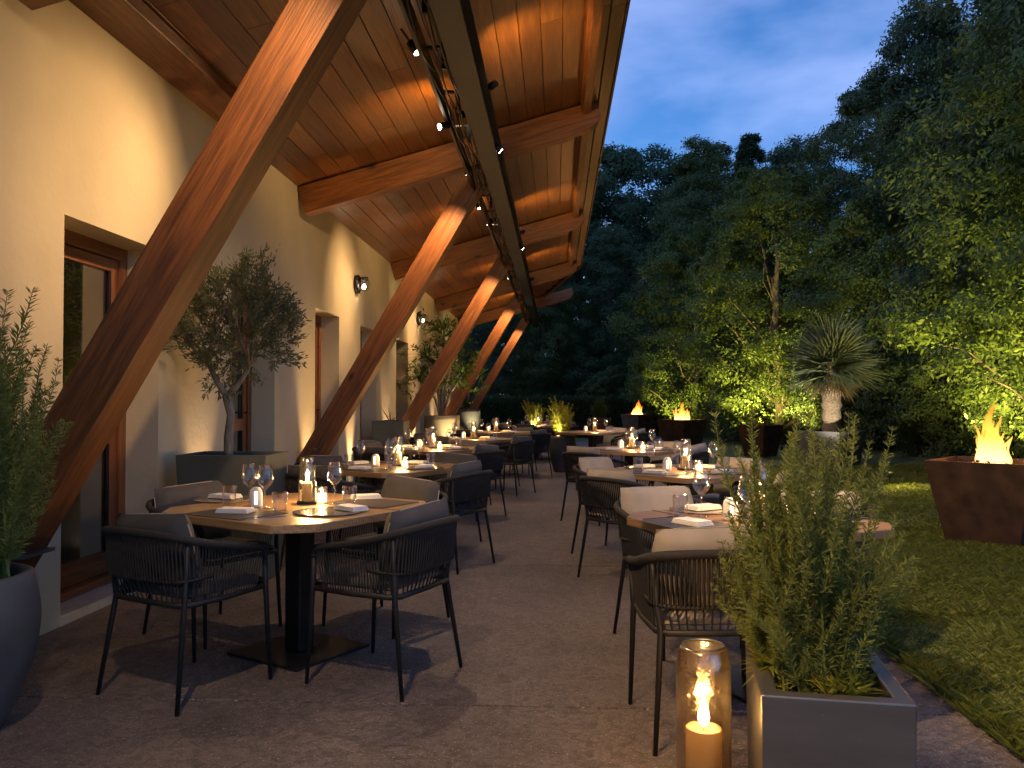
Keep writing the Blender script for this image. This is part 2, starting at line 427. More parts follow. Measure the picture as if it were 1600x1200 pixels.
def place(proto, flag, loc, rz=0, label=None, group=None, scale=None):
    """first use moves the prototype itself, later uses copy it"""
    if flag.get(proto.name): o = copy_tree(proto)
    else: o = proto; flag[proto.name] = True
    o.location = loc; o.rotation_euler = (0, 0, rz)
    if scale: o.scale = (scale, scale, scale)
    if label: o['label'] = label
    if group: o['group'] = group
    return o
USED = {}
def quads_mesh(name, V, mat, nv=4, smooth=False):
    """V: (n, nv, 3) array of loose polygons"""
    n = len(V); me = bpy.data.meshes.new(name)
    me.vertices.add(n * nv); me.vertices.foreach_set('co', np.ascontiguousarray(V, dtype=np.float32).ravel())
    me.loops.add(n * nv); me.loops.foreach_set('vertex_index', np.arange(n * nv, dtype=np.int32))
    me.polygons.add(n); me.polygons.foreach_set('loop_start', np.arange(0, n * nv, nv, dtype=np.int32))
    try: me.polygons.foreach_set('loop_total', np.full(n, nv, dtype=np.int32))
    except Exception: pass
    me.materials.append(MATS[mat]); me.update(calc_edges=True); me.validate()
    return me
def light(kind, name, parent, loc, power, col=(1, .62, .28), target=None, angle=40, blend=.6, rad=.03):
    ld = bpy.data.lights.new(name, kind); ld.energy = power; ld.color = col
    if kind in ('POINT', 'SPOT'): ld.shadow_soft_size = rad
    if kind == 'SPOT': ld.spot_size = R(angle); ld.spot_blend = blend
    o = bpy.data.objects.new(name, ld); COL.objects.link(o)
    if parent is not None: o.parent = parent
    o.location = loc
    if target is not None:
        base = Vector(parent.location) if parent is not None else Vector((0, 0, 0))
        d = Vector(target) - (Vector(loc) + base)
        q = d.to_track_quat('-Z', 'Y')
        if parent is not None: q = parent.rotation_euler.to_quaternion().inverted() @ q
        o.rotation_euler = q.to_euler()
    return o
WARM = (1, .60, .27)

# ------------------------------------------------------------------ ground
XW = -2.9          # wall face
LAWN_X = 1.74      # patio edge
g = MB().add([(-260, -60, -.03), (260, -60, -.03), (260, 400, -.03), (-260, 400, -.03)], [(0, 1, 2, 3)])
tag(link('ground', g.mesh('ground', 'lawn')), kind='structure')
patio = tag(link('patio', MB().box((XW - .3, -3, -.08), (LAWN_X - .01, 27, -.018)).mesh('patio', 'soil')), kind='structure')
ys = [-3, .55, 3.62, 6.7, 9.8, 12.9, 16.0, 19.1, 22.2, 27]
for a, b_ in zip(ys, ys[1:]):
    mbs = MB(); x0, x1 = XW - .28, LAWN_X; sk = .0
    mbs.box((x0, a + .005, -.017), (x1, b_ - .005, 0))
    o = link('slab', mbs.mesh('slab', 'patio_concrete'), patio); o.rotation_euler = (0, 0, 0)
    bevel(o, .004, 2)
# lawn surface slightly raised with soft mounding, as a grid
nx, ny = 70, 120
mb = MB(); vs = []
for j in range(ny + 1):
    for i in range(nx + 1):
        u = i / nx; x = LAWN_X + .02 + (u ** 1.6) * 40; y = -4 + (j / ny) ** 1.3 * 60
        z = .012 + .05 * min(1, u * 12) + .018 * math.sin(x * 1.7 + y * .8) * min(1, u * 10) + .25 * max(0, min(1, (x - 5) / 6))
        vs.append((x + (.012 * math.sin(y * 9) if i == 0 else 0), y, z))
mb.add(vs, [(j * (nx + 1) + i, j * (nx + 1) + i + 1, (j + 1) * (nx + 1) + i + 1, (j + 1) * (nx + 1) + i) for j in range(ny) for i in range(nx)])
tag(link('lawn', mb.mesh('lawn', 'lawn', True)), kind='structure')
def lawn_z(x, y):
    u = max(0, (x - LAWN_X) / 40) ** (1 / 1.6)
    return .012 + .05 * np.minimum(1, u * 12) + .018 * np.sin(x * 1.7 + y * .8) * np.minimum(1, u * 10) + .25 * np.maximum(0, np.minimum(1, (x - 5) / 6))
lawn_zf = lambda x, y: float(lawn_z(np.float64(x), y)) if x > LAWN_X else 0.0
rs = np.random.RandomState(3)
def grass(n, xr, yr, h0, h1, wd):
    x = rs.uniform(*xr, n); y = yr[0] + (yr[1] - yr[0]) * rs.uniform(0, 1, n) ** 1.5
    u = ((x - LAWN_X).clip(0) / 40) ** (1 / 1.6)
    z = .012 + .05 * np.minimum(1, u * 12) + .018 * np.sin(x * 1.7 + y * .8) * np.minimum(1, u * 10) + .25 * ((x - 5) / 6).clip(0, 1) - .004
    patch = .7 + .5 * np.sin(x * 3.1 + 1.3 * np.sin(y * 2.3)) * np.sin(y * 2.7 + x)
    h = rs.uniform(h0, h1, n) * (.55 + .5 * patch.clip(0, 1)); a = rs.uniform(0, 2 * PI, n); ln = rs.uniform(.5, 1.9, n) * h
    b = a + rs.uniform(-1.2, 1.2, n)
    W = wd * rs.uniform(.6, 1.3, n)
    p = np.stack([x, y, z], 1)
    side = np.stack([np.cos(a) * W, np.sin(a) * W, 0 * a], 1); tip = np.stack([np.cos(b) * ln, np.sin(b) * ln, h], 1)
    midp = p + tip * np.array([.35, .35, .6])
    V = np.stack([p - side, p + side, midp + side * .6, p + tip], 1)
    return V
V = np.concatenate([grass(150000, (LAWN_X - .01, 4.6), (1.6, 8.5), .018, .045, .0026),
                    grass(110000, (LAWN_X, 7.2), (5, 16), .025, .055, .0045),
                    grass(9000, (LAWN_X - .05, LAWN_X + .05), (1.6, 16), .03, .09, .003)])
tag(link('grass', quads_mesh('grass', V, 'grass_blade')), kind='stuff')
# fallen leaves along the lawn edge
lf = MB().add([(-.02, 0, 0), (0, -.009, .004), (.022, 0, .002), (0, .009, .006)], [(0, 1, 2), (0, 2, 3)]).mesh('leaf', 'dead_leaf')
for i in range(11):
    y = 2.6 + i * .33 + rnd.uniform(-.1, .1)
    o = link('fallen_leaf', lf, loc=(LAWN_X - rnd.uniform(-.03, .07), y, .03), rot=(rnd.uniform(-.3, .3), rnd.uniform(-.3, .3), rnd.uniform(0, 6)), scale=(1.3,) * 3)
    tag(o, 'small dry brown leaf on the seam between paving and lawn, %s from the foreground planter' % ['first','second','third','fourth','fifth','sixth','seventh','eighth','ninth','tenth','eleventh'][i], 'leaf', 'fallen leaves along the lawn edge')

# ------------------------------------------------------------------ building
def zc(x): return 3.72 + .274 * (x - XW)        # underside of the ceiling
bld = empty('restaurant_building', (0, 0, 0), 0, 'cream rendered restaurant wall under a broad timber roof held by slanting braces', 'building')
WALL_END = 24.0
doors = [(4.74, 5.92, 2.42), (7.28, 8.42, 2.44), (9.85, 10.95, 2.44), (12.15, 13.25, 2.44), (14.9, 16.1, 2.44), (17.6, 18.75, 2.44), (20.4, 21.5, 2.44)]
REC = .24
wb = MB()
edges = [-3.0] + [e for d in doors for e in d[:2]] + [WALL_END]
def wallbox(y0, y1, z0, z1):
    wb.box((XW - .42, y0, z0), (XW, y1, z1))
for i in range(0, len(edges), 2):
    wallbox(edges[i], edges[i + 1], -.05, 3.76)
for (a, b_, h_) in doors: wallbox(a, b_, h_, 3.76)
# chamfer not needed; end return wall
wb.box((XW - 6, WALL_END, -.05), (XW, WALL_END + .35, 3.76))
link('wall', wb.mesh('wall', 'plaster'), bld)
link('interior', MB().add([(-6.5, -3, 0), (-6.5, 24, 0), (-6.5, 24, 3.4), (-6.5, -3, 3.4)], [(0, 1, 2, 3)])
     .add([(-6.5, -3, .01), (XW - .42, -3, .01), (XW - .42, 24, .01), (-6.5, 24, .01)], [(0, 1, 2, 3)])
     .add([(-6.5, -3, 3.4), (XW - .42, -3, 3.4), (XW - .42, 24, 3.4), (-6.5, 24, 3.4)], [(3, 2, 1, 0)]).mesh('interior', 'interior_wall'), bld)
def piece(name, a, b_, mat, parent, bev=.003):
    """box whose local X runs along its longest side so the grain follows it"""
    a, b_ = Vector(a), Vector(b_); d = b_ - a; c = (a + b_) / 2
    ax = max(range(3), key=lambda i: d[i])
    rot = {0: (0, 0, 0), 1: (0, 0, PI / 2), 2: (0, -PI / 2, 0)}[ax]
    if ax == 0: s = (d.x, d.y, d.z)
    elif ax == 1: s = (d.y, d.x, d.z)
    else: s = (d.z, d.y, d.x)
    me = MB().box((-s[0] / 2, -s[1] / 2, -s[2] / 2), (s[0] / 2, s[1] / 2, s[2] / 2)).mesh(name, mat)
    o = link(name, me, parent, loc=c, rot=rot)
    if bev: bevel(o, bev, 2)
    return o
for k, (a, b_, h_) in enumerate(doors):
    d = empty('door'); d.parent = bld; d.location = (0, 0, 0)
    xo = XW - REC                                   # outer face of the frame
    t = .09
    z0 = .06
    piece('frame', (xo - .1, a, z0), (xo, a + t, h_), 'frame_wood', d)
    piece('frame', (xo - .1, b_ - t, z0), (xo, b_, h_), 'frame_wood', d)
    piece('frame', (xo - .1, a + t, h_ - t), (xo, b_ - t, h_), 'frame_wood', d)
    piece('sill', (xo - .1, a + .001, z0), (xo + .05, b_ - .001, z0 + .05), 'frame_wood', d)
    # sash
    s0, s1, sx = a + t + .004, b_ - t - .004, xo - .02
    st = .085
    piece('stile', (sx - .06, s0, z0 + .055), (sx, s0 + st, h_ - t - .004), 'frame_wood', d)
    piece('stile', (sx - .06, s1 - st, z0 + .055), (sx, s1, h_ - t - .004), 'frame_wood', d)
    for (za, zb) in ((z0 + .055, z0 + .20), (1.02, 1.14), (h_ - t - .09, h_ - t - .004)):
        piece('rail', (sx - .058, s0 + st, za), (sx - .002, s1 - st, zb), 'frame_wood', d)
    for (za, zb) in ((z0 + .2, 1.02), (1.14, h_ - t - .09)):
        link('pane', MB().box((sx - .034, s0 + st, za), (sx - .028, s1 - st, zb)).mesh('pane', 'window_glass'), d)
        piece('bead', (sx - .02, s1 - st - .018, za), (sx - .006, s1 - st + .001, zb), 'black_steel', d, 0)
    if k < 4:
        link('handle', MB().tube([(sx + .002, s1 - .05, 1.2), (sx + .05, s1 - .05, 1.2), (sx + .05, s1 - .16, 1.2)], .009, 8).mesh('handle', 'black_steel', True), d)
    piece('threshold', (XW - REC - .1, a + .001, -.02), (XW + .005, b_ - .001, .055), 'stone_sill', d)
    if k == 0:   # curtain and a dim console seen through the panes
        cu = MB(); n = 40
        vs = []
        for i in range(n + 1):
            y = a - .25 + i / n * .75; xx = XW - .95 + .04 * math.sin(i * 1.3)
            vs += [(xx, y, .05), (xx, y, 2.4)]
        cu.add(vs, [(2 * i, 2 * i + 2, 2 * i + 3, 2 * i + 1) for i in range(n)])
        link('curtain', cu.mesh('curtain', 'curtain', True), d)
piece('interior_table', (-4.9, 5.6, .70), (-4.0, 7.2, .75), 'table_wood', bld)

# rafters, wall plate, ceiling planks
ys_raf = [-1.0, 4.2, 9.2, 14.4, 19.6, 24.4]
sl = math.atan(.274)
EAVE = .44
def eave_x(y): return .60 if y < 20.5 else .60 - (y - 20.5) / 6.5 * 1.6
raf = MB()
Lr = (EAVE - XW) / math.cos(sl)
RW, RH = .17, .32
# profile along local X (0..L), bottom at -RH, scooped tail
prof = [(0, -.01), (0, -RH), (Lr - .42, -RH), (Lr - .28, -RH + .025), (Lr - .14, -RH + .03), (Lr - .05, -RH + .08), (Lr, -RH + .15), (Lr, -.01)]
n = len(prof)
vs = [(x, -RW / 2, z) for x, z in prof] + [(x, RW / 2, z) for x, z in prof]
raf.add(vs, [tuple(range(n)), tuple(range(2 * n - 1, n - 1, -1))] + [(i, n + i, n + (i + 1) % n, (i + 1) % n) for i in range(n)])
raf_me = raf.mesh('rafter', 'timber')
for y in ys_raf:
    o = link('rafter', raf_me, bld, loc=(XW + .002, y, zc(XW)), rot=(0, -sl, 0)); bevel(o, .008, 2)
piece('wall_plate', (XW, -2.5, 3.70), (-2.56, 7.05, 3.80), 'timber', bld, .008)
# planks along Y, each course in staggered lengths
ceil = empty('ceiling'); ceil.parent = bld
pw = .186
x = XW - .02
roof_end = 25.6
ci = 0
plank_cache = {}
while x < .34:
    x1 = x + pw
    yend = roof_end if x1 < -.85 else min(roof_end, 20.5 + (.60 - x1) / 1.6 * 6.5)
    y = -2.4 - rnd.uniform(0, 2.6)
    while y < yend - .05:
        ln = rnd.choice([2.9, 3.3, 3.7]); y1 = min(y + ln, yend)
        key = round(y1 - y, 2)
        if key not in plank_cache:
            l2 = (y1 - y - .004) / 2
            cy = (pw - .0035) / 2 / math.cos(sl)
            cme = MB()
            ch = .004
            pr = [(-cy, .02), (-cy, ch), (-cy + ch, 0), (cy - ch, 0), (cy, ch), (cy, .02)]
            cme.add([(-l2, a, z) for a, z in pr] + [(l2, a, z) for a, z in pr], [(5, 4, 3, 2, 1, 0), (6, 7, 8, 9, 10, 11)] + [(i, (i + 1) % 6, 6 + (i + 1) % 6, 6 + i) for i in range(6)])
            plank_cache[key] = cme.mesh('plank', 'plank_wood')
        xm = (x + x1) / 2
        M = Matrix.Translation((xm, (y + y1) / 2, zc(xm) + rnd.uniform(0, .002))) @ Matrix.Rotation(-sl, 4, 'Y') @ Matrix.Rotation(PI / 2, 4, 'Z')
        link('plank', plank_cache[key], ceil, M=M)
        y = y1
    x = x1; ci += 1
# roof body above (closed volume)
poly = [(XW - .5, -6), (.60, -6), (.60, 20.5), (-1.0, 27), (-1.0, 27.01), (XW - .5, 27.01)]
rb = MB(); n = len(poly)
rb.add([(px_, py_, zc(px_) + .024) for px_, py_ in poly] + [(px_, py_, zc(px_) + .23) for px_, py_ in poly],
       [tuple(range(n - 1, -1, -1)), tuple(range(n, 2 * n))] + [(i, (i + 1) % n, n + (i + 1) % n, n + i) for i in range(n)])
link('roof', rb.mesh('roof', 'black_steel'), bld)
def plank_between(name, x0, x1, zoff0, zoff1, y0, y1, mat, parent=bld):
    """member parallel to the eave, between x0 and x1, following the slope"""
    l2 = (y1 - y0) / 2; xm = (x0 + x1) / 2; hw = (x1 - x0) / 2 / math.cos(sl)
    me = MB().box((-l2, -hw, -zoff1), (l2, hw, -zoff0)).mesh(name, mat)
    M = Matrix.Translation((xm, (y0 + y1) / 2, zc(xm))) @ Matrix.Rotation(-sl, 4, 'Y') @ Matrix.Rotation(-PI / 2, 4, 'Z')
    return bevel(link(name, me, parent, M=M), .004)
segs = [(-3, -1.09), (-.91, 4.11), (4.29, 9.11), (9.29, 14.31), (14.49, 19.51)]
for a, b_ in segs:
    plank_between('purlin', .26, .345, -.0, .13, a, b_, 'timber')
for a, b_ in ((-5, 1.2), (1.205, 6.9), (6.905, 12.4), (12.405, 17.4), (17.405, 20.4)):
    plank_between('soffit_board', .35, .45, -.012, .02, a, b_, 'soffit_wood')
    plank_between('soffit_board', .452, .57, -.012, .045, a, b_, 'soffit_wood')
    plank_between('gutter_edge', .575, .60, -.2, .055, a, b_, 'black_steel')
for dy in (0,):
    p0, p1 = Vector((.60, 20.5, zc(.6))), Vector((-1.0, 27, zc(-1.0)))
    dd = p1 - p0
    M = Matrix.Translation((p0 + p1) / 2) @ dd.to_track_quat('X', 'Z').to_matrix().to_4x4()
    link('fascia_board', MB().box((-dd.length / 2, -.02, -.06), (dd.length / 2, .03, .2)).mesh('fascia_board', 'timber'), bld, M=M)

# slanting braces
ys_br = [4.12, 9.2, 14.4, 19.6, 24.8]
ang = math.atan(1.69)
BS = .238
foot = Vector((-2.80, 0, .56)); top = Vector((-.86, 0, .56 + 1.94 * 1.69))
Lb = (top - foot).length
br = MB()
h2 = BS / 2; c = h2 / math.tan(ang); c2 = h2 * math.tan(ang)
# foot cut horizontal, top cut to the rafter slope
vs = []
prf = [(-c, h2), (c * .2 + .0, -h2), (Lb + .03, -h2), (Lb - .10, h2)]
prf = [(c, h2), (-c, -h2), (Lb + .05, -h2), (Lb - .12, h2)]
vs = [(a, -h2, b_) for a, b_ in prf] + [(a, h2, b_) for a, b_ in prf]
br.add(vs, [(0, 1, 2, 3), (7, 6, 5, 4), (0, 4, 5, 1), (1, 5, 6, 2), (2, 6, 7, 3), (3, 7, 4, 0)])
br_me = br.mesh('brace', 'timber')
plate = MB().box((-2.905, -.13, .12), (-2.885, .13, .56)).box((-2.9, -.012, .2), (-2.72, .012, .535)).box((-2.9, -.13, .535), (-2.63, .13, .555)).mesh('shoe', 'planter_metal')
bolt_me = MB().tube([(0, 0, 0), (0, -.012, 0)], .016, 6).mesh('bolt', 'planter_metal')
for y in ys_br:
    o = link('brace', br_me, bld, loc=(foot.x, y, foot.z), rot=(0, -ang, 0)); bevel(o, .005, 2)
    for (lx, lz) in ((.34, .05), (.34, -.05), (.48, 0)):
        link('bolt', bolt_me, bld, M=Matrix.Translation((foot.x, y, foot.z)) @ Matrix.Rotation(-ang, 4, 'Y') @ Matrix.Translation((lx - .22, -h2, lz)))
    link('shoe', plate, bld, loc=(0, y, 0))
# steel beam with flanges
sb = MB()
bx, bz = -.66, 3.86
sb.box((bx - .012, -2, bz - .17), (bx + .012, 26.6, bz + .10)).box((bx - .09, -2, bz - .188), (bx + .09, 26.6, bz - .17)).box((bx - .09, -2, bz + .10), (bx + .09, 26.6, bz + .118))
link('steel_beam', sb.mesh('steel_beam', 'steel_grey'), bld)
link('steel_channel', MB().box((bx - .27, -2, bz - .20), (bx - .245, 26.6, bz - .06)).mesh('steel_channel', 'black_steel'), bld)
for y in np.arange(-1, 26, .85):
    link('bracket', MB().box((bx - .27, -.02, bz - .05), (bx - .09, .02, bz - .035)).box((bx - .15, -.015, bz - .2), (bx - .12, .015, bz + .02)).mesh('bracket', 'black_steel') if y < -.5 else bpy.data.meshes['bracket'], bld, loc=(0, float(y), 0))
for k in range(7):
    r1 = random.Random(k); pts = []
    x0 = bx - .10 - .022 * k; ph = r1.uniform(0, 6); am = r1.uniform(.04, .13)
    for i in range(190):
        y = -2 + i * .15
        pts.append((x0 + .02 * math.sin(y * 1.3 + ph), y, bz - .11 - am * abs(math.sin(y * PI / .85 * .5 + (k % 3) * .6)) - .02 * math.sin(y * 3.1 + ph)))
    link('cable', MB().tube(pts, .0075 if k % 2 else .005, 5).mesh('cable', 'black_steel', True), bld)

# ------------------------------------------------------------------ lamps on the beam and along the wall
def spot_proto():
    t = empty('spotlight', (0, 0, 0), 0, 'spot', 'spotlight', 'spotlights clipped along the steel beam')
    link('housing', MB().tube([(0, 0, 0), (0, 0, .09)], .032, 14).mesh('housing', 'black_steel', True), t)
    link('lens', MB().lathe([(0, -.003), (.024, -.003), (.026, .0)], 14).mesh('lens', 'lamp_led'), t)
    link('arm', MB().tube([(0, .0, .07), (.05, 0, .1), (.09, 0, .16)], .008, 6).mesh('arm', 'black_steel'), t)
    return t
sp = spot_proto()
def aim(o, loc, target):
    o.location = loc
    d = Vector(target) - Vector(loc)
    o.rotation_euler = d.to_track_quat('-Z', 'Y').to_euler()
spots = [  # position, target, power, angle, label
    ((-.93, 3.05, 3.60), (-1.5, 4.0, 2.9), 85, 58, 'black spotlight nearest the camera on the beam lighting the first brace'),
    ((-.98, 6.9, 3.62), (-2.9, 5.12, 2.7), 110, 42, 'bright oval spotlight hanging from the beam before the first visible rafter'),
    ((-.93, 8.6, 3.68), (-1.28, 9.05, 2.95), 60, 70, 'spotlight clipped at the head of the second brace'),
    ((-.93, 11.0, 3.68), (-2.9, 11.2, 2.75), 50, 36, 'spotlight on the beam midway between second and third brace'),
    ((-.93, .5, 3.62), (.85, 2.65, .8), 130, 40, 'black spotlight added on the beam to brighten the foreground rosemary'),  # extra lamp out of view, added only to brighten the rosemary
    ((-.93, 13.8, 3.68), (-1.28, 14.25, 2.95), 60, 70, 'spotlight clipped at the head of the third brace'),
    ((-.93, 16.0, 3.68), (-2.9, 16.5, 2.75), 50, 36, 'small spotlight on the beam just beyond the third brace'),
    ((-.93, 19.0, 3.68), (-1.28, 19.45, 2.95), 60, 70, 'spotlight clipped at the head of the fourth brace'),
    ((-.93, 24.2, 3.68), (-1.3, 24.7, 2.9), 60, 62, 'faint spotlight at the far end of the beam above the last brace'),
]
for i, (p, tg_, pw_, an, lb) in enumerate(spots):
    o = sp if i == 0 else copy_tree(sp)
    aim(o, p, tg_); o['label'] = lb
    l_ = light('SPOT', 'lamp', o, (0, 0, -.012), pw_, WARM, None, an, 1.0, .02)
# extra floods added on the same beam to brighten terrace and lawn
for i, (y, tx, ty, pw_, lb) in enumerate([(1.3, .9, 2.7, 170, 'added black flood lamp on the beam above the steel foreground planter'), (5.6, 1.4, 5.2, 150, 'added black flood lamp on the beam over the aisle beside the nearest tables'),
        (10.2, 1.2, 9.6, 100, 'added black flood lamp on the beam above the third tables'), (15.0, .4, 14.4, 80, 'added black flood lamp on the beam above the fifth wall-side table'), (20.4, -.4, 19.6, 75, 'added black flood lamp on the beam above the far middle table'),
        (3.4, 3.6, 4.8, 330, 'added black flood lamp on the lawn side of the beam, first in line'), (8.0, 3.8, 9.2, 300, 'added black flood lamp on the lawn side of the beam, second in line'), (13.2, 3.6, 14.8, 300, 'added black flood lamp on the lawn side of the beam, third in line')]):
    o = copy_tree(sp)
    for c_ in list(o.children):
        if c_.type == 'LIGHT': bpy.data.objects.remove(c_)
    aim(o, (bx - .29, y, bz - .16) if tx < 3 else (bx + .12, y, bz - .12), (tx, ty, 0)); o['label'] = lb
    light('SPOT', 'lamp', o, (0, 0, -.012), pw_, (1, .70, .42), None, 135 if tx < 3 else 66, 1.0, .05)
# uplights on top of the beam washing the ceiling
ul0 = None
for i, (y, tx, ty, pw_) in enumerate([(2.2, -1.9, 3.0, 30), (6.6, .0, 7.4, 34), (7.3, -1.5, 8.2, 32), (11.6, -1.6, 12.2, 30), (12.4, 0.0, 13.0, 26), (17.2, 0.0, 18.0, 26), (17.0, -1.6, 17.6, 24), (22, -1.5, 22.6, 16)]):
    if ul0 is None:
        o = empty('ceiling_uplight', (0, 0, 0), 0, 'x', 'uplight', 'uplights lying on the beam washing the ceiling'); ul0 = o
        link('housing', MB().tube([(0, 0, 0), (0, 0, .07)], .03, 12).mesh('housing', 'black_steel', True), o)
        link('lens', MB().lathe([(0, -.003), (.022, -.003), (.024, 0)], 12).mesh('lens', 'lamp_led'), o)
    else: o = copy_tree(ul0)
    sgn = 1 if tx > -.5 else -1
    aim(o, (bx + (.17 if sgn > 0 else -.20), y, bz + .0), (tx, y + .7, zc(tx)))
    o['label'] = 'small black uplight on the %s side of the beam, %s along its run' % ('lawn' if sgn > 0 else 'wall', ['first', 'second', 'third', 'fourth', 'fifth', 'seventh', 'sixth', 'eighth'][i])
    light('SPOT', 'lamp', o, (0, 0, -.012), pw_ * .62, (1, .60, .22), None, 112, 1.0, .03)
# ground uplights washing the wall
gu0 = None
for i, (y, pw_, tz) in enumerate([(6.62, 60, 3.0), (9.55, 26, 3), (11.55, 26, 3), (14.0, 30, 3), (16.8, 30, 3), (19.3, 26, 3), (22.2, 30, 3)]):
    if gu0 is None:
        o = empty('wall_uplight', (0, 0, 0), 0, 'x', 'uplight', 'uplights at the foot of the wall'); gu0 = o
        link('body', MB().lathe([(0, 0), (.055, 0), (.055, .1), (.05, .105), (.045, .09)], 16).mesh('body', 'black_steel', True), o)
        link('lens', MB().lathe([(0, .088), (.044, .088)], 16).mesh('lens', 'lamp_led'), o)
    else: o = copy_tree(gu0)
    o.location = (XW + .13, y, 0)
    o['label'] = 'small round uplight on the paving against the wall %s' % ['behind the olive planter', 'beside the second brace', 'between third and fourth door', 'before the fifth door', 'after the fifth door', 'after the sixth door', 'near the end of the wall'][i]
    light('SPOT', 'lamp', o, (0, 0, .13), pw_, (1, .62, .3), (XW - .02, y, tz), 46, .9, .03)
# wall sconces
sc0 = None
for i, (y, z) in enumerate([(11.85, 3.0), (17.2, 3.02), (22.6, 3.02)]):
    if sc0 is None:
        o = empty('wall_lamp', (0, 0, 0), 0, 'x', 'wall lamp', 'round wall lamps above the doors'); sc0 = o
        link('backplate', MB().tube([(0, 0, 0), (.05, 0, 0)], .135, 24).mesh('backplate', 'black_steel', True), o)
        link('globe', MB().lathe([(.0, -.10), (.05, -.095), (.085, -.06), (.095, 0), (.085, .05), (.06, .08)], 20, (.12, 0, 0)).mesh('globe', 'clear_glass', True), o)
        link('socket', MB().lathe([(0, .1), (.062, .1), (.065, .06), (.03, .05), (.02, .0)], 16, (.12, 0, 0)).mesh('socket', 'black_steel', True), o)
        link('bulb', MB().lathe([(.0, -.07), (.022, -.06), (.028, -.035), (.014, 0)], 12, (.12, 0, 0)).mesh('bulb', 'lamp_led', True), o)
    else: o = copy_tree(sc0)
    o.location = (XW + .001, y, z)
    o['label'] = 'round black wall lamp with glass globe %s' % ['above the third and fourth doors, nearest and largest', 'between second and third brace tops, middle one', 'farthest along the wall near its end'][i]
    light('POINT', 'lamp', o, (.12, 0, -.05), .6, WARM, rad=.02)

# ------------------------------------------------------------------ plants
def leaves_at(P, D, ln, wd, rs_):
    """diamond leaves at points P pointing along D"""
    n = len(P)
    D = D / (np.linalg.norm(D, axis=1, keepdims=True) + 1e-9)
    A = rs_.normal(size=(n, 3)); A -= (A * D).sum(1, keepdims=True) * D; A /= (np.linalg.norm(A, axis=1, keepdims=True) + 1e-9)
    L_ = (ln * rs_.uniform(.6, 1.3, n))[:, None]; W_ = (wd * rs_.uniform(.7, 1.2, n))[:, None]
    Cn = np.cross(D, A)
    return np.stack([P, P + D * L_ * .5 + A * W_ / 2 + Cn * L_ * .05, P + D * L_, P + D * L_ * .5 - A * W_ / 2 + Cn * L_ * .05], 1)

def crown_mesh(name, seed, rad, h, zlow, clumps, per, ln, wd, mat, shape='egg', cr=(.45, 1.0), droop=.25):
    """crown built of leafy clumps; the leaves lie over each clump like shingles"""
    r_ = np.random.RandomState(seed)
    lob = r_.uniform(0, 2 * PI, 6)
    t = (np.arange(clumps) + r_.uniform(0, 1, clumps)) / clumps; th = r_.uniform(0, 2 * PI, clumps)
    if shape == 'egg': rr = np.sin(PI * (t * .84 + .12)) ** .6 * (1 - .25 * t)
    elif shape == 'cone': rr = (1 - t) ** .85 * .95 + .05
    else: rr = np.sin(PI * (t * .78 + .16)) ** .5
    lobes = 1 + .14 * np.sin(3 * th + lob[0] + t * 5) + .10 * np.sin(5 * th + lob[1] - t * 9) + .10 * np.sin(t * 17 + lob[2] + 2 * th)
    dep = 1 - np.abs(r_.normal(0, .26, clumps)).clip(0, .75)
    R0 = rr * lobes * rad * dep
    cs = r_.uniform(cr[0], cr[1], clumps) * (1.12 - (.72 if shape == 'cone' else .5) * t)
    Cc = np.stack([(R0 - cs * .4).clip(0) * np.cos(th), (R0 - cs * .4).clip(0) * np.sin(th), zlow + (h - zlow) * t * .96 + r_.normal(0, .1, clumps)], 1)
    # each clump: sub-sprigs over its upper shell
    nsp = 22; k = max(4, per // nsp)
    N_ = r_.normal(size=(clumps, nsp, 3)); N_[..., 2] = N_[..., 2] * .8 + .35
    outv = np.stack([np.cos(th), np.sin(th), 0 * th], 1)[:, None, :]
    N_ += outv * .8
    N_ /= np.linalg.norm(N_, axis=2, keepdims=True)
    rs_ = cs[:, None, None] * r_.uniform(.62, 1.12, (clumps, nsp, 1))
    Sp = Cc[:, None, :] + N_ * rs_ * np.array([1, 1, .72])
    jit = r_.normal(size=(clumps, nsp, k, 3)) * cs[:, None, None, None] * np.array([.20, .20, .10])
    P = Sp[:, :, None, :] + jit
    nn = N_[:, :, None, :] * .9 + r_.normal(0, .42, (clumps, nsp, k, 3)); nn[..., 2] += .25
    nn /= np.linalg.norm(nn, axis=3, keepdims=True)
    D = r_.normal(size=(clumps, nsp, k, 3)) * .8 + outv[:, :, None, :] * .6; D[..., 2] -= droop
    D -= (D * nn).sum(3, keepdims=True) * nn; D /= (np.linalg.norm(D, axis=3, keepdims=True) + 1e-9)
    P, D, nn = P.reshape(-1, 3), D.reshape(-1, 3), nn.reshape(-1, 3)
    m_ = len(P); A = np.cross(D, nn)
    L_ = (ln * r_.uniform(.6, 1.3, m_))[:, None]; W_ = (wd * r_.uniform(.7, 1.25, m_))[:, None]
    V = np.stack([P, P + D * L_ * .45 + A * W_ / 2 + nn * L_ * .06, P + D * L_, P + D * L_ * .45 - A * W_ / 2 + nn * L_ * .06], 1)
    return quads_mesh(name, V, mat), Cc

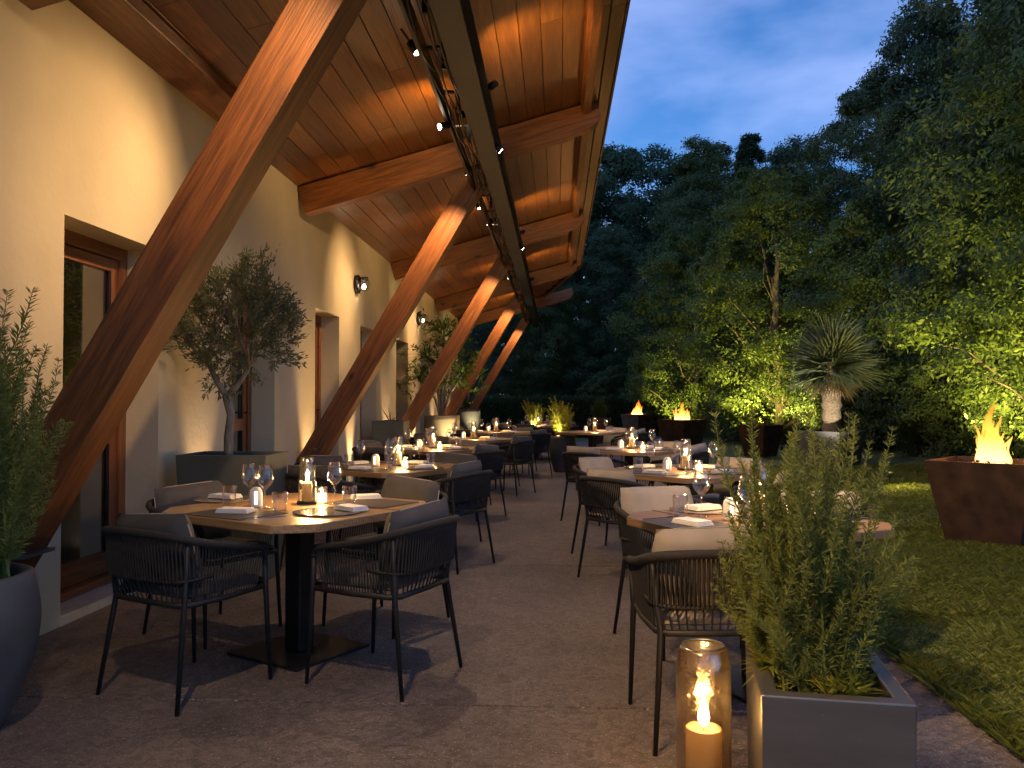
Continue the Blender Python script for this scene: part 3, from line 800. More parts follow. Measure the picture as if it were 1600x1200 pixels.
def trunk_mesh(name, rad, h, branches, base_r, mat='bark', seed=0, top=.75):
    r1 = random.Random(seed); mb = MB(); pts = []; rr = []
    n = 9; px_, py_ = 0, 0
    for i in range(n + 1):
        t = i / n; pts.append((px_, py_, t * h * top - .25)); rr.append(base_r * (1 - .75 * t) + .01)
        px_ += r1.uniform(-.08, .08) * h / 8; py_ += r1.uniform(-.08, .08) * h / 8
    mb.tube(pts, rr, 9)
    for bp in branches:
        i = max(1, min(n, int((bp[2] * .75) / (h * top) * n)))
        a = Vector(pts[i]); b_ = Vector(bp); mid = a.lerp(b_, .45) + Vector((r1.uniform(-.25, .25), r1.uniform(-.25, .25), -.02 * h)); m3_ = a.lerp(b_, .75) + Vector((r1.uniform(-.2, .2), r1.uniform(-.2, .2), r1.uniform(-.1, .15)))
        mb.tube([a, mid, m3_, b_], [rr[i] * .38, rr[i] * .24, rr[i] * .12, .008], 5)
    return mb.mesh(name, mat, True)

TREE = {}
def tree_kind(key, seed, rad, h, zlow, clumps, per, ln, wd, mat, shape='egg', cr=(.45, 1.0), base_r=.2):
    me, C_ = crown_mesh('crown', seed, rad, h, zlow, clumps, per, ln, wd, mat, shape, cr)
    r1 = random.Random(seed)
    br_ = [tuple(Vector(C_[r1.randrange(len(C_))]) * .9) for _ in range(26)]
    TREE[key] = (me, trunk_mesh('trunk', rad, h, br_, base_r, 'bark_dark', seed=seed, top=.8), h)
tree_kind('big', 11, 3.3, 12.2, .6, 150, 720, .13, .050, 'tree_leaf', 'egg', (.6, 1.15), .24)
tree_kind('big2', 12, 3.0, 11.4, .5, 150, 680, .115, .050, 'tree_leaf_blue', 'egg', (.5, 1.05), .22)
tree_kind('far', 13, 4.0, 14.5, 1.2, 130, 520, .22, .10, 'tree_leaf_blue', 'round', (.8, 1.6), .26)
tree_kind('cone', 14, 2.3, 11.5, .4, 170, 420, .15, .045, 'conifer_leaf', 'cone', (.35, .8), .2)
tree_kind('small', 15, 2.1, 6.4, .35, 100, 560, .085, .040, 'shrub_leaf', 'egg', (.3, .7), .13)
tree_kind('bush', 16, 1.35, 2.6, .05, 50, 560, .09, .04, 'tree_leaf', 'round', (.3, .6), .06)
def tree(key, x, y, h, label, group='garden trees beyond the lawn', rz=None, cat='tree', name=None):
    me, tr_, h0 = TREE[key]; s = h / h0
    t = empty(name or {'cone': 'conifer_tree', 'bush': 'garden_shrub'}.get(key, 'broadleaf_tree'), (x, y, lawn_zf(x, y) if y < 56 else 0), rnd.uniform(0, 6.28) if rz is None else rz, label, cat, group)
    t.scale = (s, s, s)
    link('crown', me, t); link('trunk', tr_, t)
    return t
tree('big', 9.1, 12.4, 12.5, 'tall dense tree at the right edge rising above the big fire planter', rz=.4)
tree('big2', 9.6, 8.2, 12, 'tall tree just outside the right edge with limbs over the lawn', rz=1.4)
tree('big', 9.6, 16.4, 12.6, 'tall broad tree behind the potted palm, highest against the sky', rz=2.2)
tree('big2', 8.9, 20.6, 10.7, 'dense green tree left of the tallest tree, rounded top', rz=3.3)
tree('big', 9.6, 25.6, 10.8, 'dark dense tree between the rounded tree and the pointed conifer', rz=4.4)
tree('cone', 7.0, 30.5, 11.1, 'dark conifer with a pointed tip standing above its neighbours')
tree('big2', 8.3, 29.0, 10.2, 'bushy tree immediately right of the pointed conifer')
tree('big', 6.1, 34.5, 12.0, 'broad tree immediately left of the pointed conifer', rz=.9)
tree('cone', 6.6, 41.0, 13.6, 'slim evergreen farther back behind the broad tree')
tree('far', 4.6, 47.0, 15.6, 'bluish distant tree with airy top right of the eave')
tree('far', 2.2, 52.0, 16.0, 'bluish distant tree partly behind the roof edge')
tree('far', 8.8, 48.0, 14.0, 'tall distant tree in the gap behind the conifers')
tree('far', -1.6, 48.0, 14.5, 'dark tree seen below the eave beyond the last brace')
tree('far', -6.0, 44.0, 13.5, 'dark tree beyond the end of the wall')
tree('big2', 2.6, 39.0, 9.5, 'mid-height bluish tree beyond the lawn under the eave corner')
tree('big', -.6, 38.5, 8.5, 'low-limbed dark tree behind the clipped hedge')
tree('big2', -4.2, 36.5, 8.8, 'dark tree behind the hedge between the last two braces')
tree('big', 13.0, 20, 13.5, 'large dark tree in the second row behind the palm')
tree('big2', 13.0, 13.5, 13.5, 'large dark tree in the second row at the right edge')
tree('big', 13.2, 28, 13, 'large dark tree in the second row behind the conifers')
tree('small', 4.7, 29.6, 7.4, 'yellow-green uplit tree behind the two farther fire planters', rz=1)
tree('small', 6.2, 23.6, 7.8, 'yellow-green uplit tree between the second fire planter and the palm', rz=2)
tree('small', 6.7, 27.0, 8.6, 'dark green tree filling the gap between the two uplit trees', rz=4)
tree('small', 8.2, 19.3, 7.4, 'leafy small tree directly behind the potted palm', rz=3)
tree('small', 8.5, 14.0, 7.2, 'uplit leafy tree between the palm and the big fire planter', rz=5)
tree('small', 7.3, 11.0, 6.6, 'uplit low tree at the right edge behind the big fire planter', rz=.3)
for i, (x, y, h, lb) in enumerate([(7.4, 9.0, 2.4, 'low dark shrub at the right edge behind the fire'), (7.4, 13.4, 1.7, 'low shrub left of the big fire planter'), (7.6, 16.9, 2.2, 'low dark shrub behind the palm pot'),
                                   (6.9, 20.6, 2.4, 'dark shrub left of the palm under the trees'), (5.9, 25.5, 2.4, 'dark shrub behind the low fire bowl'), (4.5, 33.5, 2.6, 'dark shrub behind the farthest fire planter'),
                                   (2.4, 34.5, 2.6, 'bluish shrub at the far end of the lawn'), (9.0, 15.2, 2.6, 'shrub under the tallest tree')]):
    tree('bush', x, y, h, lb, 'shrubs under the trees', cat='shrub')
# clipped hedge at the end of the lawn
r_ = np.random.RandomState(8); n = 60000
P = np.stack([r_.uniform(-9, 4.2, n), 31 + r_.uniform(-.6, .6, n), r_.uniform(0, 1.35, n)], 1)
side = r_.randint(0, 3, n); P[:, 1] = np.where(side == 0, 30.4 + r_.normal(0, .04, n), P[:, 1]); P[:, 2] = np.where(side == 1, 1.35 + r_.normal(0, .05, n), P[:, 2])
V = leaves_at(P, r_.normal(size=(n, 3)) + np.array([0, -.5, .4]), .10, .05, r_)
hd = empty('clipped_hedge', (0, 0, 0), 0, 'long low clipped dark hedge closing the far end of the lawn', 'hedge')
link('foliage', quads_mesh('foliage', V, 'hedge_leaf'), hd)
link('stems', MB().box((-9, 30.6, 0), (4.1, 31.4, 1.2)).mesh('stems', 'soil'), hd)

# tree uplights on the lawn
pp_at = at(1300, 733)
tu0 = None
YEL = (1, .76, .20)
for i, (x, y, tx, ty, tz, pw_, an, lb) in enumerate([
    (3.3, 26.9, 4.4, 28.9, 2.2, 520, 75, 'beside the farthest fire planter aimed at the nearer yellow tree'),
    (4.5, 21.3, 5.8, 23.2, 2.6, 480, 80, 'below the second uplit tree'),
    (5.4, 12.0, 7.6, 13.6, 3.4, 330, 80, 'on the bright patch of lawn left of the big fire planter'),
    (5.2, 9.6, 7.0, 11.0, 2.8, 240, 75, 'hidden behind the big fire planter'),
    (5.9, 10.3, 8.4, 12.2, 5.6, 520, 62, 'under the tall tree at the right edge'),
    (5.2, 19.6, 7.6, 22.0, 5.5, 380, 55, 'deeper under the trees aimed into the rounded tree')]):
    if tu0 is None:
        o = empty('garden_spotlight', (0, 0, 0), 0, 'x', 'garden light', 'spike spotlights in the lawn'); tu0 = o
        link('head', MB().tube([(0, 0, .12), (0, 0, .2)], .04, 12).mesh('head', 'black_steel', True), o)
        link('spike', MB().tube([(0, 0, -.02), (0, 0, .12)], .008, 6).mesh('spike', 'black_steel'), o)
    else: o = copy_tree(tu0)
    o.location = (x, y, lawn_zf(x, y)); o['label'] = 'small black spike spotlight ' + lb
    light('SPOT', 'lamp', o, (0, 0, .24), pw_, YEL, (tx, ty, tz), an, .8, .04)
for (x, y, z, tx, ty, tz, pw_, lb) in [(pp_at[0] - .5, pp_at[1] - 1.5, .0, pp_at[0], pp_at[1], 1.7, 150, 'in front of the palm planter')]:
    o = copy_tree(tu0)
    for c_ in list(o.children):
        if c_.type == 'LIGHT': bpy.data.objects.remove(c_)
    o.location = (x, y, lawn_zf(x, y)); o['label'] = 'small black spike spotlight ' + lb
    light('SPOT', 'lamp', o, (0, 0, .24), pw_, (1, .85, .6), (tx, ty, tz), 60, .8, .04)
for (x, y, pw_, lb) in [(5.15, 12.1, 26, 'lighting the yellow patch of grass left of the big fire planter'), (3.0, 15.5, 30, 'lighting the yellow patch of grass beyond the right tables')]:
    o = copy_tree(tu0)
    for c_ in list(o.children):
        if c_.type == 'LIGHT': bpy.data.objects.remove(c_)
    o.location = (x - .2, y + .6, lawn_zf(x, y)); o['label'] = 'small black spike spotlight ' + lb
    light('SPOT', 'lamp', o, (0, 0, .35), pw_, YEL, (x, y - .1, .0), 120, .7, .03)

# potted rosemary-like stems
def needle_stem(name, seed, ln, mat, nlen, nwd, dens, sway=.06, nb=5):
    r_ = np.random.RandomState(seed)
    mb = MB(); Vs = []
    def shoot(p0, d0, L_, rad_, fol0):
        pts = [np.array(p0, float)]; d = np.array(d0, float); d /= np.linalg.norm(d); n = 8
        for i in range(n):
            d = d + r_.normal(0, sway, 3) + np.array([0, 0, .05]); d /= np.linalg.norm(d); pts.append(pts[-1] + d * L_ / n)
        mb.tube([tuple(p) for p in pts], [rad_ * (1 - .7 * i / n) for i in range(n + 1)], 4)
        pts = np.array(pts); m_ = int(L_ * dens)
        t = (fol0 + (1 - fol0) * r_.uniform(0, 1, m_)) * n; i0 = np.minimum(t.astype(int), n - 1); f = (t - i0)[:, None]
        P = pts[i0] * (1 - f) + pts[i0 + 1] * f; T = pts[i0 + 1] - pts[i0]; T /= np.linalg.norm(T, axis=1, keepdims=True)
        a = r_.normal(size=(m_, 3)); a -= (a * T).sum(1, keepdims=True) * T; a /= np.linalg.norm(a, axis=1, keepdims=True)
        sc = 1 - .45 * (t / n)
        V = leaves_at(P, a + T * .75, nlen, nwd, r_)
        V = P[:, None, :] + (V - P[:, None, :]) * sc[:, None, None]
        Vs.append(V); return pts
    main = shoot((0, 0, 0), (0, 0, 1), ln, .0045 if ln > .4 else .003, .12)
    for b_ in range(nb):
        i = r_.randint(1, 5); a = r_.uniform(0, 6.28)
        shoot(main[i], (math.cos(a) * .5, math.sin(a) * .5, 1), ln * r_.uniform(.3, .55), .0025, 0)
    V = np.concatenate(Vs)
    sv = np.array(mb.v)
    me = bpy.data.meshes.new(name)
    nv0 = len(sv); allv = np.concatenate([sv, V.reshape(-1, 3)])
    faces = list(mb.f) + [(nv0 + 4 * i, nv0 + 4 * i + 1, nv0 + 4 * i + 2, nv0 + 4 * i + 3) for i in range(len(V))]
    me.from_pydata([tuple(v) for v in allv], [], faces); me.materials.append(MATS[mat])
    return me
ros = [needle_stem('stem', 20 + i, l_, 'rosemary_leaf', .032, .0052, 640) for i, l_ in enumerate((.62, .70, .52, .40))]
yel = [needle_stem('stem', 30 + i, l_, 'bright_leaf', .05, .012, 260, nb=4) for i, l_ in enumerate((.70, .62))]
yel_d = [needle_stem('stem', 34 + i, l_, 'shrub_leaf', .05, .012, 260, nb=4) for i, l_ in enumerate((.70, .62))]
def needle_shrub(name, loc, rx, ry, n, meshes, smin, smax, lean, label, cat='potted plant', group=None, rz=0, seed=1):
    t = empty(name, loc, rz, label, cat, group); r1 = random.Random(seed)
    for i in range(n):
        a = r1.uniform(0, 6.28); q = math.sqrt(r1.uniform(0, 1))
        x, y = q * math.cos(a) * rx, q * math.sin(a) * ry
        ln = lean * q
        link('stem', r1.choice(meshes), t, loc=(x, y, 0), rot=(-math.sin(a) * ln + r1.uniform(-.08, .08), math.cos(a) * ln + r1.uniform(-.08, .08), r1.uniform(0, 6.28)), scale=(r1.uniform(smin, smax) * (1.08 - .3 * q * q),) * 3)
    return t

# --- round pots
pl0 = None
def pot_light(x, y, z, pw_, label):
    global pl0
    if pl0 is None:
        o = empty('pot_light', (0, 0, 0), 0, 'x', 'garden light', 'little lights in the planters'); pl0 = o
        link('body', MB().box((-.03, -.02, 0), (.03, .02, .05)).mesh('body', 'black_steel'), o)
        link('lens', MB().box((-.024, -.014, .051), (.024, .014, .054)).mesh('lens', 'glow_cup'), o)
    else: o = copy_tree(pl0)
    o.location = (x, y, z); o['label'] = label
    light('SPOT', 'lamp', o, (0, 0, .06), pw_, (1, .8, .35), (x + .08, y + .12, z + .7), 110, .9, .03)
def pot_mesh(r_top, r_mid, r_bot, h):
    p = []
    for i in range(15):
        t = i / 14; r = r_bot + (r_mid - r_bot) * math.sin(min(1, t / .72) * PI / 2) if t < .72 else r_mid + (r_top - r_mid) * ((t - .72) / .28) ** 1.5
        p.append((r, t * h))
    p = [(0.0, 0.0)] + p + [(r_top - .012, h + .006), (r_top - .035, h + .002), (r_top - .045, h - .04), (r_top - .05, h - .12)]
    return MB().lathe(p, 40)
def round_pot(loc, r_top, r_mid, r_bot, h, label, mat='pot_dark', group='round planters'):
    t = empty('round_planter', loc, 0, label, 'planter', group)
    link('pot', pot_mesh(r_top, r_mid, r_bot, h).mesh('pot', mat, True), t)
    link('soil', MB().lathe([(0, h - .05), (r_top * .5, h - .045), (r_top - .045, h - .06)], 24).mesh('soil', 'soil', True), t)
    return t
round_pot((-2.40, 3.22, 0), .27, .30, .17, .62, 'tall dark grey round planter cut by the left edge of the picture')
needle_shrub('rosemary_bush', (-2.36, 3.30, .56), .18, .16, 40, ros, 1.45, 2.05, .26, 'upright dark rosemary bush in the round planter at the left edge', seed=3)
cp = at(879, 737)
round_pot((cp.x, cp.y, 0), .25, .255, .16, .66, 'charcoal round planter standing alone in the middle of the terrace')
needle_shrub('golden_shrub', (cp.x, cp.y, .6), .12, .12, 38, yel, .85, 1.15, .22, 'bright yellow-green bushy shrub in the lone charcoal planter', seed=5)
pot_light(cp.x - .08, cp.y - .15, .62, 34, 'small square light at the foot of the golden shrub in the lone charcoal planter')
p2_ = Vector((-.55, 21.2, 0))
pot_light(p2_.x - .05, p2_.y - .15, .58, 40, 'small light in the planter behind the farthest terrace table')
round_pot(p2_, .24, .25, .17, .62, 'dark round planter behind the farthest terrace table')
needle_shrub('golden_shrub', (p2_.x, p2_.y, .56), .13, .13, 38, yel, .95, 1.2, .22, 'bright yellow-green shrub standing behind the farthest terrace table', seed=6)
p3_ = Vector((1.15, 22.5, 0))
round_pot(p3_, .30, .28, .17, .85, 'brown tapered round planter beyond the last right-hand table', 'corten')
needle_shrub('dark_shrub', (p3_.x, p3_.y, .8), .14, .14, 34, yel_d, .7, .95, .35, 'dull dark green shrub in the brown tapered planter', seed=7)

# --- square planters (tapered)
def square_pot(loc, wt, wb_, dt, db, h, label, mat, rz=0, group=None, rim=.03, name='square_planter', soil=True):
    t = empty(name, loc, rz, label, 'planter', group)
    a, b_ = wb_ / 2, db / 2; c_, d_ = wt / 2, dt / 2
    vs = [(-a, -b_, 0), (a, -b_, 0), (a, b_, 0), (-a, b_, 0), (-c_, -d_, h), (c_, -d_, h), (c_, d_, h), (-c_, d_, h)]
    r2_ = rim; vs += [(-c_ + r2_, -d_ + r2_, h), (c_ - r2_, -d_ + r2_, h), (c_ - r2_, d_ - r2_, h), (-c_ + r2_, d_ - r2_, h)]
    vs += [(x * .99, y * .99, h - .14) for x, y, z in vs[8:12]]
    fs = [(3, 2, 1, 0), (0, 1, 5, 4), (1, 2, 6, 5), (2, 3, 7, 6), (3, 0, 4, 7)]
    for i in range(4):
        j = (i + 1) % 4; fs += [(4 + i, 4 + j, 8 + j, 8 + i), (8 + i, 8 + j, 12 + j, 12 + i)]
    bevel(link('box', MB().add(vs, fs).mesh('box', mat), t), .006, 3)
    if soil:
        n = 10; sv = []
        for j in range(n + 1):
            for i in range(n + 1):
                sv.append(((-1 + 2 * i / n) * (c_ - rim) * .985, (-1 + 2 * j / n) * (d_ - rim) * .985, h - .075 + .012 * math.sin(i * 2.1) * math.cos(j * 1.7)))
        link('soil', MB().add(sv, [(j * (n + 1) + i, j * (n + 1) + i + 1, (j + 1) * (n + 1) + i + 1, (j + 1) * (n + 1) + i) for j in range(n) for i in range(n)]).mesh('soil', 'soil', True), t)
    return t
# olive tree
square_pot((-2.40, 6.08, 0), .66, .56, .50, .44, .93, 'large dark green-grey tapered planter by the wall holding the olive tree', 'pot_box', group='planters along the wall')
ol = empty('olive_tree', (-2.45, 6.12, .87), 0, 'small olive tree with forked grey trunk and airy round crown in the tapered planter', 'tree')
mb = MB()
fork = Vector((-.03, 0, .57))
mb.tube([(0, 0, -.1), (-.01, .0, .2), (.012, 0, .4), fork], [.045, .04, .036, .04], 10)
ends = []
r1 = random.Random(4)
for (ex, ey, ez, rr0) in [(-.20, .0, .86, .028), (.16, .02, .80, .024)]:
    e = Vector((ex, ey, ez)); mb.tube([fork, fork.lerp(e, .5) + Vector((0, 0, -.03)), e], [rr0 * 1.1, rr0, rr0 * .8], 8)
    for k in range(9):
        a = r1.uniform(0, 6.28); e2 = e + Vector((math.cos(a) * r1.uniform(.12, .42), math.sin(a) * r1.uniform(.12, .42), r1.uniform(.1, .62)))
        mb.tube([e, e.lerp(e2, .5) + Vector((0, 0, .04)), e2], [rr0 * .6, rr0 * .36, .004], 5); ends.append(e2)
        for q in range(3):
            e3 = e2 + Vector((r1.uniform(-.22, .22), r1.uniform(-.22, .22), r1.uniform(-.05, .25))); mb.tube([e.lerp(e2, .7), e3], [.005, .002], 4); ends.append(e3)
link('trunk', mb.mesh('trunk', 'bark', True), ol)
ol.scale = (.84, .84, .86)
r_ = np.random.RandomState(9)
Cc = []
while len(Cc) < 260:
    p = r_.uniform(-1, 1, 3)
    if (p ** 2).sum() < 1 and r_.uniform() < .35 + .65 * (p ** 2).sum():
        Cc.append((p[0] * .49 + .06, p[1] * .42, p[2] * .42 + 1.20 + .10 * math.sin(p[0] * 6)))
Cc = np.array(Cc); k = 30
D0 = Cc - np.array([.04, 0, .95]); D0 /= np.linalg.norm(D0, axis=1, keepdims=True)
k = 44; s = r_.uniform(0, 1, (260, k, 1)); D1 = D0[:, None, :] + r_.normal(0, .35, (260, 1, 3))
P = Cc[:, None, :] + D1 * s * .17 + r_.normal(0, .015, (260, k, 3))
V = leaves_at(P.reshape(-1, 3), (D1 + r_.normal(0, .7, (260, k, 3))).reshape(-1, 3), .056, .014, r_)
link('crown', quads_mesh('crown', V, 'olive_leaf'), ol)
# planters farther along the wall
square_pot((-2.50, 12.45, 0), .48, .42, .5, .44, 1.02, 'dark square planter by the wall beyond the second brace', 'pot_box', group='planters along the wall')
t = round_pot((-2.12, 15.3, 0), .33, .33, .24, 1.04, 'wide pale grey round planter by the wall between third and fourth brace', 'pot_pale', 'planters along the wall')
t = round_pot((-2.40, 22.2, 0), .36, .36, .27, 1.08, 'dark round planter at the far end of the wall', 'pot_dark', 'planters along the wall')
def strap_mesh(name, n, L_, wd, mat, seed, rise=1.0, arch=.6):
    r1 = random.Random(seed); Vs = []
    for i in range(n):
        a = r1.uniform(0, 6.28); el = r1.uniform(.1, 1.25); l2 = L_ * r1.uniform(.7, 1.1); pts = []
        for k in range(6):
            t = k / 5; hh = math.cos(el) * t * l2; zz = math.sin(el) * rise * t * l2 - arch * t * t * l2 * .5
            pts.append(Vector((math.cos(a) * hh, math.sin(a) * hh, zz)))
        sd = Vector((-math.sin(a), math.cos(a), 0))
        for k in range(5):
            w0 = wd * (1 - (k / 5) ** 2) * (.6 if k == 0 else 1) / 2; w1 = wd * (1 - ((k + 1) / 5) ** 2) / 2
            Vs.append([tuple(pts[k] - sd * w0), tuple(pts[k] + sd * w0), tuple(pts[k + 1] + sd * w1), tuple(pts[k + 1] - sd * w1)])
    return quads_mesh(name, np.array(Vs), mat)
rose = strap_mesh('leaf_rosette', 40, .42, .035, 'shrub_leaf', 3)
dr = empty('dracaena', (-2.12, 15.3, .98), 0, 'branching feathery plant lit yellow-green in the pale round planter', 'potted plant')
mb = MB(); heads = [(-.28, 0, 1.15), (.22, .1, 1.35), (.42, -.1, .85), (-.05, .1, .8), (.05, -.1, 1.65), (-.42, 0, .75)]
for h_ in heads: mb.tube([(0, 0, -.05), (h_[0] * .3, h_[1] * .3, h_[2] * .5), h_], [.03, .022, .015], 6)
link('stem', mb.mesh('stem', 'bark', True), dr)
r_ = np.random.RandomState(19)
hv = np.array(heads); ci_ = r_.randint(0, len(heads), 260); Cq = hv[ci_] + r_.normal(0, 1, (260, 3)) * np.array([.2, .2, .17])
Dq = r_.normal(0, 1, (260, 1, 3)); Dq /= np.linalg.norm(Dq, axis=2, keepdims=True); sq_ = r_.uniform(0, 1, (260, 16, 1))
Pq = Cq[:, None, :] + Dq * sq_ * .16
link('crown', quads_mesh('crown', leaves_at(Pq.reshape(-1, 3), (Dq + r_.normal(0, .6, (260, 16, 3))).reshape(-1, 3), .085, .02, r_), 'shrub_leaf'), dr)
for h_ in heads: link('leaf_rosette', rose, dr, loc=h_, rot=(rnd.uniform(-.3, .3), rnd.uniform(-.3, .3), rnd.uniform(0, 6)))
fe = empty('spiky_plant', (-2.40, 22.2, 1.02), 0, 'fern-like spiky plant in the dark round planter at the far end', 'potted plant')
for h_ in [(0, 0, .1), (.15, 0, .5), (-.1, .1, .8), (.3, .1, 1.0)]:
    link('leaf_rosette', rose, fe, loc=h_, scale=(1.3,) * 3)
link('stem', MB().tube([(0, 0, -.05), (.05, 0, .5), (.3, .1, 1.0)], .02, 6).mesh('stem', 'bark'), fe)
spk = empty('grass_tuft', (-2.50, 12.45, .97), 0, 'thin upright stems in the dark square planter beyond the second brace', 'potted plant')
link('leaves', strap_mesh('leaves', 30, .35, .012, 'olive_leaf', 9, 1.2, .1), spk)
for (x, y, z, pw_) in [(-1.75, 14.8, .15, 14), (-2.0, 21.6, .3, 16)]:
    o = copy_tree(gu0)
    for c_ in list(o.children):
        if c_.type == 'LIGHT': bpy.data.objects.remove(c_)
    o.location = (x, y, 0); o['label'] = 'small round uplight on the paving in front of the %s planter' % ('pale round' if y < 16 else 'far dark round')
    light('SPOT', 'lamp', o, (0, 0, .13), pw_ * 9, (1, .80, .36), (x - .35, y + .5, 2.5), 60, .8, .03)

# ------------------------------------------------------------------ fire planters and palm
fm = []
for v in range(3):
    r1 = random.Random(50 + v); mb = MB()
    for k in range(26):
        a = r1.uniform(0, 6.28); q = r1.uniform(0, .14); hh = r1.uniform(.10, .36) * (1.25 - q * 5) + .04; rr0 = r1.uniform(.022, .05)
        pts = []; rad_ = []; ph = r1.uniform(0, 6)
        for i in range(13):
            t = i / 12; pts.append((math.cos(a) * q + .045 * math.sin(t * 5 + ph) * t, math.sin(a) * q + .045 * math.cos(t * 4 + ph) * t, t * hh)); rad_.append(rr0 * (math.sin(min(1, t * 3.2 + .25) * PI / 2)) * (1 - t) ** .85 + .0008)
        mb.tube(pts, rad_, 8)
    fm.append(mb.mesh('flames', 'fire', True))
def fire_planter(loc, wt, wb_, h, rz, label, v, fl, power, mat='corten'):
    t = square_pot(loc, wt, wb_, wt, wb_, h, label, mat, rz, 'fire planters on the lawn', rim=.035, name='fire_planter', soil=False)
    link('burner_tray', MB().box((-wt / 2 + .05, -wt / 2 + .05, h - .12), (wt / 2 - .05, wt / 2 - .05, h - .08)).mesh('burner_tray', 'flame_log'), t)
    lg = MB()
    for k in range(5):
        a = k * 1.3; lg.tube([(math.cos(a) * .15, math.sin(a) * .15, h - .05), (-math.cos(a) * .12, -math.sin(a) * .12, h - .02)], .022, 7)
    link('log', lg.mesh('log', 'flame_log', True), t)
    link('flames', fm[v], t, loc=(0, 0, h - .06), scale=(fl,) * 3)
    light('POINT', 'firelight', t, (0, 0, h + .14), power, (1, .42, .12), rad=.08)
    return t
FP = [((3.90, 7.72, 0), .86, .58, .76, R(48), 'large near fire planter of dark rusty steel at the right edge, tall flames', 0, 1.35, 60),
      ((2.96, 19.9, 0), .84, .56, .84, R(40), 'dark fire planter with pointed flames, middle of the three in line', 1, 1.25, 50),
      ((2.50, 26.0, 0), .74, .52, .88, R(42), 'brown fire planter farthest off by the yellow uplit tree', 2, 1.15, 50),
]
for (lc, wt, wb_, h, rz, lb, v, fl, pw_) in FP:
    lc = (lc[0], lc[1], lawn_zf(lc[0], lc[1]) - .04)
    fire_planter(lc, wt, wb_, h, rz, lb, v, fl, pw_)
square_pot((4.55, 18.9, .08), .72, .5, .72, .5, .70, 'low dark tapered planter on the lawn left of the palm', 'corten', R(40))
fe2 = empty('pale_leafy_plant', (4.5, 18.85, .70), 0, 'small pale lit leafy plant in the low dark planter left of the palm', 'potted plant')
link('leaves', strap_mesh('leaves', 60, .26, .03, 'bright_leaf', 77, 1.3, .3), fe2)
pot_light(4.5, 18.62, .70, 12, 'small light in the low dark planter left of the palm')
pp = at(1300, 733); pz = lawn_zf(pp.x, pp.y)
square_pot((pp.x, pp.y, 0), .92, .70, .92, .70, .74, 'dark tapered square planter on the lawn holding the palm', 'pot_dark', R(38))
pm = empty('palm_tree', (pp.x, pp.y, .68), 0, 'stout potted palm with spiky fan crown in the dark square planter', 'tree')
prof = [(.17, 0)] + [(.165 + .02 * math.sin(i * 2.3) + .03 * (i / 11), .06 + i * .082) for i in range(12)] + [(.12, 1.06), (0, 1.12)]
link('trunk', MB().lathe(prof, 18).mesh('trunk', 'bark_palm', True), pm)
def fan(seed, mat):
    r1 = random.Random(seed); Vs = []; L0 = .16
    nb = 17
    for k in range(nb):
        a = (k / (nb - 1) - .5) * 2.4 + r1.uniform(-.04, .04); l2 = .52 * (1 - .18 * abs(a)) * r1.uniform(.9, 1.05)
        d = Vector((math.cos(a), math.sin(a), 0)); sd = Vector((-math.sin(a), math.cos(a), .6)); wd = .022
        pr = Vector((L0, 0, 0))
        for s_ in range(4):
            t0, t1 = s_ / 4, (s_ + 1) / 4
            p0 = pr + d * l2 * t0 + Vector((0, 0, -.10 * t0 * t0)); p1 = pr + d * l2 * t1 + Vector((0, 0, -.10 * t1 * t1))
            w0, w1 = wd * (1 - t0 ** 2 * .9) / 2, wd * (1 - t1 ** 2) / 2
            if s_ == 0: w0 *= .4
            Vs.append([tuple(p0 - sd * w0), tuple(p0 + sd * w0), tuple(p1 + sd * w1), tuple(p1 - sd * w1)])
    for sgn in (1,):
        Vs.append([(0, -.007, 0), (0, .007, 0), (L0, .006, 0), (L0, -.006, 0)])
    return quads_mesh('frond', np.array(Vs), mat)
fg = [fan(1, 'palm_leaf'), fan(2, 'palm_leaf')]; fd = fan(3, 'palm_dry')
for k in range(74):
    a = k * 2.399; t = k / 74
    el = R(86) - t * R(128)
    me = fd if t > .80 else fg[k % 2]
    s_ = 1.6 if t < .8 else 1.05
    M = Matrix.Translation((0, 0, 1.34 - .26 * t)) @ Matrix.Rotation(a, 4, 'Z') @ Matrix.Rotation(-el, 4, 'Y') @ Matrix.Rotation(rnd.uniform(-.5, .5), 4, 'X') @ Matrix.Scale(s_ * rnd.uniform(.88, 1.08), 4)
    link('frond', me, pm, M=M)
link('heart', MB().lathe([(.10, .95), (.13, 1.08), (.10, 1.28), (.03, 1.42), (0, 1.44)], 12).mesh('heart', 'bark_palm', True), pm)
# second small palm-like grass head behind the near fire planter
# rocks at the foot of the trees
def rock_mesh(seed):
    r1 = random.Random(seed); mb = MB(); vs = []
    for j in range(7):
        ph = j / 6 * PI
        for i in range(10):
            th = i / 10 * 2 * PI; q = 1 + r1.uniform(-.15, .15)
            vs.append((math.sin(ph) * math.cos(th) * q * .5, math.sin(ph) * math.sin(th) * q * .35, math.cos(ph) * q * .25 + .1))
    return mb.add(vs, [(j * 10 + i, (j + 1) * 10 + i, (j + 1) * 10 + (i + 1) % 10, j * 10 + (i + 1) % 10) for j in range(6) for i in range(10)]).mesh('rock', 'rock')
tag(link('rock', rock_mesh(1), loc=(6.6, 13.2, .1), rot=(0, 0, .4), scale=(.8, .8, .9)), 'pale angular rock at the lawn edge left of the big fire planter', 'rock')
tag(link('rock', rock_mesh(2), loc=(3.45, 24.4, .04), rot=(0, 0, .1), scale=(1.4, .5, .6)), 'flat pale stone lying beside the farthest fire planter', 'rock')

